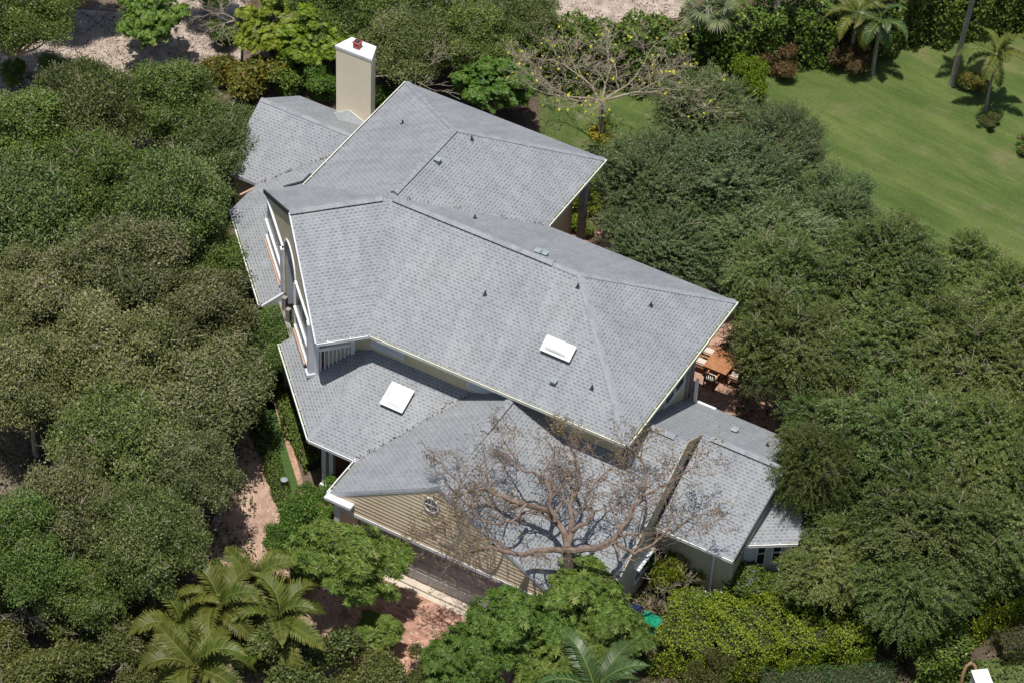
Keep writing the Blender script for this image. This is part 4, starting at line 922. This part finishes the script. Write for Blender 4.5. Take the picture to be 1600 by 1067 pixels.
# hedges
def hedge(name, pts, w, h, m_, lab, dens=900, L=.1, Wd=.055, seed=5, rough=.12, z0=0., px=True, round_=.25):
    rng = np.random.default_rng(seed); P = [at(*p, z0)[:2] if px else p for p in pts]; Q, Nn = [], []
    for a, b_ in zip(P[:-1], P[1:]):
        a, b_ = np.array(a), np.array(b_); d = b_-a; Ls = np.linalg.norm(d); d /= Ls; nr = np.array([-d[1], d[0]])
        per = w+2*h; n = int(dens*Ls*per*.5); s = rng.uniform(-.15, Ls+.15, n); k = rng.uniform(0, per, n)
        lat = np.where(k < h, -w/2, np.where(k < h+w, k-h-w/2, w/2)); z = np.where(k < h, k, np.where(k < h+w, h, k-h-w))
        bul = rough*np.sin(s*1.9+seed)+rough*.7*np.sin(s*4.3+lat*3)+rng.normal(0, rough*.35, n)
        edge = np.maximum(np.abs(lat)/(w/2)-.6, 0)*round_*(z > h*.6)
        nl = np.where(np.abs(lat) >= w/2-1e-6, np.sign(lat), 0.); nz = np.where(np.abs(lat) >= w/2-1e-6, .25, 1.)
        lat = lat+nl*bul; z = z+np.where(nl == 0, bul, 0)-edge
        xy = a+d*s[:, None]+nr*lat[:, None]; Q.append(np.column_stack([xy, np.maximum(z, .03)])); Nn.append(np.column_stack([nr*nl[:, None], nz]))
    Q, Nn = np.vstack(Q), np.vstack(Nn); n = len(Q)
    root = empty(name, (*P[0], 0)); Q[:, :2] -= np.array(P[0])
    cl = np.sin(Q[:, 0]*3.1+seed)*np.sin(Q[:, 1]*2.7)*.1
    leaves('foliage', Q+rng.normal(0, .03, (n, 3)), Nn*.9, L, Wd, rng, M[m_], root, .45+cl+rng.normal(0, .17, n), flat=.55)
    core = MB(); cp = [Vector((*p, 0))-Vector((*P[0], 0)) for p in P]
    for a, b_ in zip(cp[:-1], cp[1:]): core.bar(a+Vector((0, 0, h*.42)), b_+Vector((0, 0, h*.42)), w*.72, h*.78)
    core.build('branches', M['hcore'], root); tag(root, lab, 'hedge'); return root
M['hcore'] = noisy('hedge_inner_twigs', (.02, .022, .01), (.05, .045, .03), 8, .95, .1)
hedge('hedge', [(815, 128), (1060, 122)], 2.4, 3.0, 'l_green', 'tall dense hedge behind the bare pale tree', 330, .19, .11, 3, .3)
hedge('hedge', [(1070, 112), (1205, 92), (1330, 78)], 2.2, 3.2, 'l_green', 'tall dense hedge behind the rusty clumps', 330, .19, .11, 4, .28)
hedge('hedge', [(1340, 72), (1480, 48), (1660, 30)], 2.2, 3.2, 'l_mango', 'tall dark hedge closing the top right of the lawn', 330, .19, .11, 6, .28)
hedge('hedge', [(1035, 1005), (1110, 1025), (1200, 1012), (1340, 1000)], 3.1, 1.7, 'l_lime', 'broad lime green hedge in front of the right wing', 1000, .085, .055, 7, .24)
hedge('hedge', [(1390, 1010), (1500, 965), (1650, 925)], 2.6, 1.9, 'l_lime', 'bright green hedge at the lower right edge', 600, .11, .07, 8, .16)
hedge('hedge', [(1190, 1085), (1290, 1082), (1390, 1075)], 1.3, 1.0, 'l_box', 'clipped dull green hedge at the bottom edge', 800, .07, .04, 9, .05)
hedge('hedge', [(1420, 1058), (1500, 1035)], 1.6, 1.5, 'l_green', 'dark leafy hedge behind the bronze hoop', 600, .13, .09, 10, .15)
hedge('hedge', [(1560, 1025), (1680, 1005)], 1.2, 1.1, 'l_olive', 'clipped hedge at the right end of the bottom edge', 800, .07, .04, 11, .05)
hedge('hedge', [(398, 655), (424, 725), (448, 805)], .62, .6, 'l_green', 'low clipped hedge between brick drive and side lawn', 900, .09, .05, 12, .06)
hedge('hedge', [(436, 598), (452, 660), (487, 735)], .7, .65, 'l_green', 'low clipped hedge along the left wall of the house', 900, .09, .05, 13, .07)
hedge('hedge', [(405, 590), (415, 625)], .7, .55, 'l_box', 'short clipped hedge at the top of the side lawn', 900, .08, .045, 14, .06)
hedge('hedge', [(1130, 930), (1230, 940)], 1.4, 1.1, 'l_green', 'dark green hedge between violet shrub and feathery trees', 500, .12, .08, 15, .15)

# bare trees -----------------------------------------------------------------------
def bare_tree(name, base, fork_z, limbs, seed, m_, lab, gen=4, r0=.2, lm='l_litter', nleaf=0, twig_len=.55, flat=.5, ls=.07, tmin=.009, zmax=None, jit=.5, dens=.84):
    """limbs: directions with lengths; each limb divides again and again into fine twigs"""
    rr = random.Random(seed); mb = MB(); tips = []
    root = empty(name, (base[0], base[1], 0)); f = Vector((0, 0, fork_z))
    mb.tube([(0, 0, 0), (.08, -.05, fork_z*.5), tuple(f)], [r0*1.2, r0, r0*.85], 10)
    def grow(p, d, L, r, g):
        n_ = 5 if g < gen-1 else 3; pts = [p]; rad = [r]; q = p.copy(); dd = d.copy(); side = []
        for i in range(n_):
            dd = (dd+Vector((rr.gauss(0, .3), rr.gauss(0, .3), rr.gauss(0, .16)+(.03 if g else 0)))*jit*1.5).normalized()
            if zmax and q.z > zmax: dd.z *= .3
            q = q+dd*L/n_; pts.append(q.copy()); rad.append(max(r*(1-.62*(i+1)/n_), tmin)); side.append((q.copy(), dd.copy(), rad[-1]))
        mb.tube([tuple(k) for k in pts], rad, 7 if g < 2 else (5 if g < 3 else 3), cap=False)
        if g >= gen: tips.append(q); return
        for (q_, d_, r_) in side[(0 if g > 1 else 1):]:
            for s_ in range(1 if rr.random() < dens else 0):
                ax = Vector((rr.gauss(0, 1), rr.gauss(0, 1), rr.gauss(0, flat))).normalized()
                nd = (d_*.8+ax*.85).normalized(); nd.z = nd.z*.7+.1
                grow(q_, nd.normalized(), L*rr.uniform(.42, .68), max(r_*.62, tmin*1.2), g+1)
        grow(q, dd, L*.6, max(rad[-1], tmin*1.1), g+1)
    for (dx, dy, dz, L, r) in limbs: grow(f+Vector((0, 0, rr.uniform(-.3, .1))), Vector((dx, dy, dz)).normalized(), L, r, 0)
    mb.build('trunk', m_, root)
    if nleaf:
        rng = np.random.default_rng(seed); T = np.array([tuple(t_) for t_ in tips]); T = T[rng.choice(len(T), nleaf)]+rng.normal(0, .07, (nleaf, 3))
        leaves('leaves', T, np.zeros_like(T)+[0, 0, .5], ls, ls*.7, rng, M[lm], root, rng.random(nleaf))
    tag(root, lab, 'tree'); return root
M['l_bud'] = leaf_mat('ochre_buds', [(0, (.12, .09, .04)), (.5, (.22, .17, .07)), (.85, (.30, .22, .06)), (1, (.16, .17, .08))], .2)
def limb_tree(name, base, fork, limbs, seed, m_, lab, nleaf, lm, ls):
    """a spreading crown: every main limb follows its own winding course, side branches divide from it again and again"""
    rr = random.Random(seed); mb = MB(); tips = []; root = empty(name, (base[0], base[1], 0)); O = Vector((base[0], base[1], 0))
    F_ = Vector(fork)-O; mb.tube([(0, 0, 0), tuple(F_*.5+Vector((.1, -.1, 0))), tuple(F_)], [.27, .22, .18], 10)
    def twig(p, d, L, r, g):
        n_ = 4; pts = [p]; rad = [r]; q = p.copy(); dd = d.copy(); side = []
        for i in range(n_):
            dd = (dd+Vector((rr.gauss(0, .28), rr.gauss(0, .28), rr.gauss(0, .12)))).normalized(); q = q+dd*L/n_
            pts.append(q.copy()); rad.append(max(r*(1-.55*(i+1)/n_), .009)); side.append((q.copy(), dd.copy(), rad[-1]))
        mb.tube([tuple(k) for k in pts], rad, 5 if g < 2 else 3, cap=False)
        if g >= 3: tips.append(q); return
        for (q_, d_, r_) in side:
            if rr.random() < .9:
                a = rr.choice((-1, 1))*rr.uniform(.5, 1.2); nd = Vector((d_.x*math.cos(a)-d_.y*math.sin(a), d_.x*math.sin(a)+d_.y*math.cos(a), d_.z*.5+rr.gauss(.12, .3))).normalized()
                twig(q_, nd, L*rr.uniform(.45, .75), max(r_*.6, .010), g+1)
        tips.append(q)
    for (pts, r0, r1) in limbs:
        P = [Vector(k)-O for k in pts]; n_ = len(P); fine = []
        for i in range(n_-1):
            for k in range(3):
                f = k/3; a = P[max(i-1, 0)]; b_, c_, e = P[i], P[i+1], P[min(i+2, n_-1)]
                fine.append(.5*((2*b_)+(c_-a)*f+(2*a-5*b_+4*c_-e)*f*f+(-a+3*b_-3*c_+e)*f**3)+Vector((rr.gauss(0, .03), rr.gauss(0, .03), rr.gauss(0, .03))))
        fine.append(P[-1]); m = len(fine); rad = [r0+(r1-r0)*i/(m-1) for i in range(m)]
        mb.tube([tuple(k) for k in fine], rad, 8, cap=False)
        for i in range(3, m):
            t_ = i/m
            for k in range(1 if rr.random() < .5+.5*t_ else 0):
                d = (fine[i]-fine[i-1]).normalized(); a = rr.choice((-1, 1))*rr.uniform(.5, 1.2)
                nd = Vector((d.x*math.cos(a)-d.y*math.sin(a), d.x*math.sin(a)+d.y*math.cos(a), .15+rr.gauss(.05, .2))).normalized()
                twig(fine[i], nd, rr.uniform(.9, 1.5), max(rad[i]*.45, .018), 1)
        d = (fine[-1]-fine[-2]).normalized(); twig(fine[-1], d, .95, r1, 0)
    mb.build('trunk', m_, root)
    rng = np.random.default_rng(seed); T = np.array([tuple(t_) for t_ in tips]); T = T[rng.choice(len(T), nleaf)]+rng.normal(0, .07, (nleaf, 3))
    leaves('leaves', T, np.zeros_like(T)+[0, 0, .5], ls, ls*.7, rng, M[lm], root, rng.random(nleaf)); tag(root, lab, 'tree'); return root
fz_ = 4.9; fk = at(888, 858, fz_)
def LP(path, z0, z1): return [at(x, y, z0+(z1-z0)*i/(len(path)-1)) for i, (x, y) in enumerate(path)]
limb_tree('bare_tree', at(893, 862, fz_), fk, [
    (LP([(888, 858), (850, 860), (805, 864), (765, 856), (725, 862), (690, 850)], 4.9, 5.9), .125, .035),
    (LP([(888, 856), (876, 822), (856, 801), (822, 788), (785, 778), (760, 764), (735, 766), (708, 745)], 4.9, 7.1), .15, .03),
    (LP([(868, 812), (861, 788), (858, 762), (838, 742), (815, 732), (800, 708)], 5.6, 7.3), .10, .028),
    (LP([(888, 856), (895, 822), (891, 790), (905, 752), (899, 720), (890, 698)], 4.9, 7.0), .14, .028),
    (LP([(893, 830), (916, 815), (926, 800), (913, 778), (932, 755), (950, 735)], 5.3, 6.9), .09, .028),
    (LP([(888, 858), (930, 856), (960, 840), (980, 815), (990, 790), (1006, 770), (1009, 736), (1001, 715)], 4.9, 6.9), .14, .03),
    (LP([(958, 842), (984, 862), (1008, 856), (1045, 828), (1085, 805)], 5.3, 6.0), .09, .025),
    (LP([(1004, 774), (1030, 762), (1056, 748), (1075, 735)], 6.4, 6.9), .06, .025),
    (LP([(800, 864), (775, 845), (745, 838), (712, 820)], 5.2, 6.5), .07, .022),
    (LP([(822, 788), (800, 812), (770, 818), (745, 805)], 6.1, 6.6), .06, .022)],
    7, M['redbark'], 'leafless tree with reddish branches spread over the garage roof', 6500, 'l_bud', .075)
fk2 = at(948, 142, 4.0)
bare_tree('bare_tree', (fk2[0]-.2, fk2[1]-.2), 3.6, [(-1, .0, .3, 2.7, .06), (-.7, .7, .4, 2.5, .06), (0, .9, .6, 2.2, .06), (.7, .6, .5, 2.5, .06), (1, .1, .35, 3.0, .07), (-.8, -.5, .2, 2.7, .06), (.2, -.8, .3, 1.5, .05)],
    9, M['palebark'], 'leafless pale tree with a few yellow leaves behind the rear wing', 4, .12, 'l_yellow', 240, flat=.6, ls=.16, tmin=.0055)
for (px, py, z, sd_, lb, L, m_) in [(1025, 905, .8, 15, 'leafless greyish shrub above the navy bin', 1.15, 'bark'), (25, 930, 1.8, 16, 'grey dead branches at the left edge in the lower left', 1.7, 'palebark'), (172, 995, 1.4, 17, 'small forked dead tree left of the bottom palms', 1.2, 'palebark'),
                                    (640, 115, 3.0, 18, 'pale twisted leafless branches right of the chimney', 1.6, 'palebark'), (1060, 935, .5, 19, 'low tangle of dead twigs by the white blossoms', .7, 'bark'), (375, 30, 3.0, 20, 'leafless branches arching over the sand path', 1.5, 'palebark')]:
    p = at(px, py, z); a_ = [(math.cos(k*1.2+sd_), math.sin(k*1.2+sd_), .4, L, .035) for k in range(5)]
    bare_tree('bare_shrub', (p[0], p[1]), z, a_, sd_, M[m_], lb, 3, .06, flat=.6, tmin=.006)
# forked trunk behind the chimney
def trunks(name, base, tops, r, m_, lab):
    root = empty(name, (base[0], base[1], 0)); mb = MB()
    for (x, y, z) in tops: mb.tube([(0, 0, 0), (x*.25, y*.25, z*.4), (x, y, z)], [r, r*.8, r*.5], 8)
    mb.build('trunk', m_, root, True); return root
b0 = at(578, 52, 0); o = trunks('forked_trunk_tree', b0, [(-.3, .6, 6), (.8, .8, 6.2)], .2, M['palmbark'], '')
tag(o, 'pale forked trunk rising behind the chimney', 'tree')
rngc = np.random.default_rng(77); c_, rb_ = blobs_for(rngc, 1.8, 1.2, 6.6, 9); P_, d_, i_ = crown_pts(rngc, c_, rb_, 500)
leaves('crown', np.repeat(P_, 12, 0)+rngc.normal(0, .14, (len(P_)*12, 3)), np.repeat(d_, 12, 0)+np.array([0, 0, .5]), .17, .1, rngc, M['l_oakg'], o, .45+rngc.normal(0, .18, len(P_)*12))
b0 = at(226, 76, 0); o = trunks('forked_trunk_tree', b0, [(-1.2, 1.6, 5.0), (-.4, 1.2, 5.4), (.3, .8, 5.0)], .13, M['bark'], '')
tag(o, 'dark tree with three leaning trunks rooted in the sandy clearing', 'tree')
c_, rb_ = blobs_for(rngc, 1.7, 1.2, 5.6, 8); P_, d_, i_ = crown_pts(rngc, c_, rb_, 450)
leaves('crown', np.repeat(P_, 12, 0)+rngc.normal(0, .14, (len(P_)*12, 3))+np.array([-.6, 1.4, 0]), np.repeat(d_, 12, 0)+np.array([0, 0, .5]), .17, .1, rngc, M['l_green'], o, .45+rngc.normal(0, .18, len(P_)*12))

# palms ------------------------------------------------------------------------------
def frond(seed, Lf, m_, arch=.55, nl=46, ll=.55, wd=.045, droop=.5, fold=.35, rise=.9):
    """an arching feather frond: stem and a leaflet row on each side, as one mesh"""
    rng = np.random.default_rng(seed); t_ = np.linspace(0, 1, nl)
    x = Lf*(t_-.12*t_**3); z = Lf*(rise*t_-(rise+arch)*t_**2*.62)
    Pn = np.column_stack([x, np.zeros(nl), z]); Tg = unit(np.gradient(Pn, axis=0)); Vs, tn = [], []
    for sg in (-1, 1):
        for i in range(3, nl):
            f_ = t_[i]; le = ll*(math.sin(math.pi*min(1, .18+f_*.86))**.7)*rng.uniform(.88, 1.1)+.05
            side = np.array([0, sg, 0]); up_ = np.cross(Tg[i], [0, 1, 0])*-1; up_ = up_ if up_[2] > 0 else -up_
            d1 = unit(Tg[i]*.62+side*.9+up_*fold+rng.normal(0, .07, 3)); d2 = unit(d1+np.array([0, 0, -droop])+rng.normal(0, .08, 3))
            p0 = Pn[i]; p1 = p0+d1*le*.55; p2 = p1+d2*le*.45; w_ = unit(np.cross(d1, up_))*wd*.5
            w_ = unit(Tg[i]-d1*np.dot(Tg[i], d1))*wd*.5
            Vs.append([p0-w_, p0+w_, p1+w_, p1-w_]); Vs.append([p1-w_, p1+w_, p2+w_*.25, p2-w_*.25]); k = rng.normal(0, .12)+.45+.25*(f_ > .9); tn += [k, k+.14]
    V = np.array(Vs)
    mi = np.zeros(len(V), int); ex = []
    for i in range(0, nl-1, 1):
        a, b_ = Pn[i], Pn[i+1]; r1, r2 = .02*(1-t_[i])+.004, .02*(1-t_[i+1])+.004
        for (dy, dz) in ((1, .0), (-1, .0)):
            ex.append([a+[0, dy*r1, 0], a+[0, 0, r1], b_+[0, 0, r2], b_+[0, dy*r2, 0]])
    V = np.vstack([V, np.array(ex)]); mi = np.concatenate([mi, np.ones(len(ex), int)]); tn = np.array(tn+[.7]*len(ex))
    return quads('frond', None if False else V[:, 0], None, None, tn, [M[m_], M['rachis']], None, mi, V4=V)
def palm(name, px, py, h, nf, Lf, m_, lab, seed, lean=(0, 0), tr=.12, protosx={}, up0=65, up1=-25, zc=None, group=None, sc=1, **kw):
    key = (m_, round(Lf, 2), tuple(kw.items()))
    if key not in protosx: protosx[key] = [frond(seed*7+i, Lf, m_, **kw) for i in range(3)]; unused = list(protosx[key])
    else: unused = []
    rr = random.Random(seed); p = at(px, py, h); root = empty(name, (p[0]-lean[0], p[1]-lean[1], 0), 0); tag(root, lab, 'palm', group)
    mb = MB(); n_ = 9; pts = [(lean[0]*(k/n_)**1.3, lean[1]*(k/n_)**1.3, h*k/n_) for k in range(n_+1)]
    mb.tube(pts, [tr*(1.25 if k == 0 else 1-.25*k/n_+.04*(k % 2)) for k in range(n_+1)], 10); mb.build('trunk', M['palmbark'], root, True)
    mb = MB(); mb.tube([(lean[0], lean[1], h-.1), (lean[0], lean[1], h+.15), (lean[0], lean[1], h+.45)], [tr*.8, tr*.75, tr*.25], 8); mb.build('crownshaft', M['l_box'] if False else M['rachis'], root, True)
    for i in range(nf):
        src = protosx[key][i % 3]
        f = unused.pop(0) if unused else src.copy()
        if f.name not in col.objects: col.objects.link(f)
        f.parent = root; f.location = (lean[0], lean[1], h+.2); a = i*2.39996+rr.uniform(-.2, .2); tilt = up0+(up1-up0)*(i/(nf-1))+rr.uniform(-6, 6)
        f.rotation_euler = (rr.uniform(-.5, .5), -R_(tilt-30), a); s_ = rr.uniform(.85, 1.08)*sc; f.scale = (s_, s_, s_)
    for f in unused: bpy.data.objects.remove(f)
    return root
kwb = dict(arch=.7, nl=52, ll=.62, wd=.06, droop=.45, fold=.45, rise=1.0)
gp = 'feather palms at the bottom left'
palm('palm', 345, 955, 2.3, 13, 2.6, 'l_palm', 'tall-fronded palm at the lower end of the brick drive', 1, group=gp, **kwb)
palm('palm', 285, 985, 1.9, 14, 2.6, 'l_palm', 'leftmost palm of the bottom left clump', 2, group=gp, **kwb)
palm('palm', 310, 1050, 2.2, 13, 2.6, 'l_palm', 'nearest palm at the bottom edge of the clump', 3, group=gp, **kwb)
palm('palm', 435, 985, 2.0, 11, 2.6, 'l_palm', 'upright palm at the right of the bottom left clump', 4, up0=80, up1=5, group=gp, **kwb)
palm('palm', 400, 915, 1.8, 10, 2.6, 'l_palm', 'palm whose dark fronds lean over the drive end', 5, group=gp, sc=.85, **kwb)
kwg = dict(arch=.5, nl=60, ll=.6, wd=.04, droop=.5, fold=.2, rise=.7)
palm('coconut_palm', 930, 1085, 3.2, 13, 3.0, 'l_palm_g', 'green feather palm rising from the bottom edge at the centre', 6, **kwg)
palm('palm', 1375, 40, 3.0, 12, 1.7, 'l_palm_g', 'short palm in front of the top right hedge, green one', 8, group='palms along the lawn', nl=34, ll=.4, wd=.05, arch=.6)
palm('palm', 1338, 30, 2.9, 13, 2.0, 'l_palm', 'short palm with arching yellow-green fronds by the hedge', 7, group='palms along the lawn', nl=38, ll=.42, wd=.05, arch=.75)
palm('palm', 1556, 92, 3.2, 12, 2.05, 'l_palm', 'slender young palm standing alone on the lawn', 9, group='palms along the lawn', tr=.08, nl=38, ll=.42, wd=.055, arch=.55)
palm('tall_palm', 1232, -75, 6.5, 11, 2.0, 'l_palm', 'tall palm trunk leaning from the left rusty clump', 10, (.35, .1), .17, group='tall palms', nl=38, ll=.42, wd=.05, arch=.75)
palm('tall_palm', 1530, -40, 6.8, 11, 2.0, 'l_palm', 'tall palm trunk rising from the yellow croton', 11, (.3, .0), .15, group='tall palms', nl=38, ll=.42, wd=.05, arch=.75)
palm('tall_palm', 1432, -70, 5.5, 10, 2.0, 'l_palm', 'thin tall palm trunk before the top right hedge', 12, (.3, .0), .1, group='tall palms', nl=38, ll=.42, wd=.05, arch=.75)
# fan palm
def fan_palm(px, py, h, lab):
    p = at(px, py, h); root = empty('fan_palm', (p[0], p[1], 0)); tag(root, lab, 'palm'); mb = MB(); mb.tube([(0, 0, 0), (.05, 0, h*.5), (0, 0, h)], [.17, .14, .15], 9); mb.build('trunk', M['palmbark'], root, True)
    rng = np.random.default_rng(5)
    for i in range(15):
        a = i*2.4; el = R_(60-i*7); d = np.array([math.cos(a)*math.cos(el), math.sin(a)*math.cos(el), math.sin(el)]); o_ = np.array([0, 0, h]); c_ = o_+d*.9; Vs, tn = [], []
        sd_ = unit(np.cross(d, [0, 0, 1.])); up_ = np.cross(sd_, d)
        w_ = sd_*.025; Vs.append([o_-w_, o_+w_, c_+w_, c_-w_]); tn.append(.6)
        for k in range(26):
            th = R_(-110+220*k/25); e = unit(d*math.cos(th)+sd_*math.sin(th)+up_*.15+rng.normal(0, .03, 3)); q = unit(np.cross(e, up_))*.03
            L = .85*rng.uniform(.85, 1.05); m1 = c_+e*L*.6; m2 = c_+e*L+np.array([0, 0, -.22])
            Vs += [[c_-q*.3, c_+q*.3, m1+q, m1-q], [m1-q, m1+q, m2+q*.1, m2-q*.1]]; tn += [.5+rng.normal(0, .15)]*2
        V = np.array(Vs); quads('frond', V[:, 0], None, None, np.array(tn), M['l_fan'], root, None, V4=V)
fan_palm(1108, 12, 3.9, 'pale green fan palm at the top edge behind the bare tree')

# ground cover and leaf litter
rng = np.random.default_rng(99)
def scatter(name, boxes, n, m_, L, Wd, z, lab, cat):
    Q = []
    for (x0, y0, x1, y1, w_) in boxes:
        k = int(n*w_); a = np.column_stack([rng.uniform(x0, x1, k), rng.uniform(y0, y1, k)]); Q.append(np.array([at(*q, 0) for q in a]))
    Q = np.vstack(Q); cl = np.sin(Q[:, 0]*1.7)+np.sin(Q[:, 1]*2.3+Q[:, 0])+rng.normal(0, 1.0, len(Q)); Q = Q[cl > -.4]; Q[:, 2] = np.abs(rng.normal(0, z, len(Q)))+.02
    o = leaves(name, Q, np.zeros_like(Q)+[0, 0, 1.], L, Wd, rng, M[m_], None, rng.random(len(Q)), flat=.6); tag(o, lab, cat, kind='stuff')
scatter('ground_cover', [(-40, 120, 400, 1100, .45), (1150, 420, 1640, 1080, .3), (500, -60, 830, 150, .12), (960, 900, 1400, 1080, .13)], 70000, 'l_moss', .16, .09, .12, 'low dark green undergrowth below the trees', 'ground cover')
scatter('leaf_litter', [(-40, -60, 420, 200, .5), (780, -60, 1100, 60, .15), (200, 850, 560, 1080, .08), (1000, 480, 1300, 720, .03)], 26000, 'l_litter', .11, .06, .01, 'dry fallen leaves scattered over sand and paving', 'leaf litter')

def roof_litter(name, pts, n, lab):
    Q = []
    for (p, q, w_) in pts:
        p, q = np.array(p, float), np.array(q, float); k = int(n*w_); t_ = rng.random((k, 1)); Q.append(p+(q-p)*t_+np.column_stack([rng.normal(0, .10, k), rng.normal(0, .10, k), np.zeros(k)]))
    Q = np.vstack(Q); Q[:, 2] += .03+np.abs(rng.normal(0, .015, len(Q)))
    W_ = np.array([H(*q) for q in Q]); o = leaves(name, W_, np.zeros_like(W_)+[0, 0, 1.], .09, .05, rng, M['l_litter'], None, rng.random(len(W_))*.7, flat=.3); tag(o, lab, 'leaf litter', kind='stuff')
roof_litter('roof_leaf_litter', [(l0, (gU-gWl+kk, vy, vt), .3), (R1, P4, .12), ((um, G2v, G2z), (.35, fE, fz), .35), ((xs, val_v(xs), zf), (-19.8, val_v(-19.8), Sz(-19.8)), .25)], 420, 'dry leaves caught in the valleys of the roof')
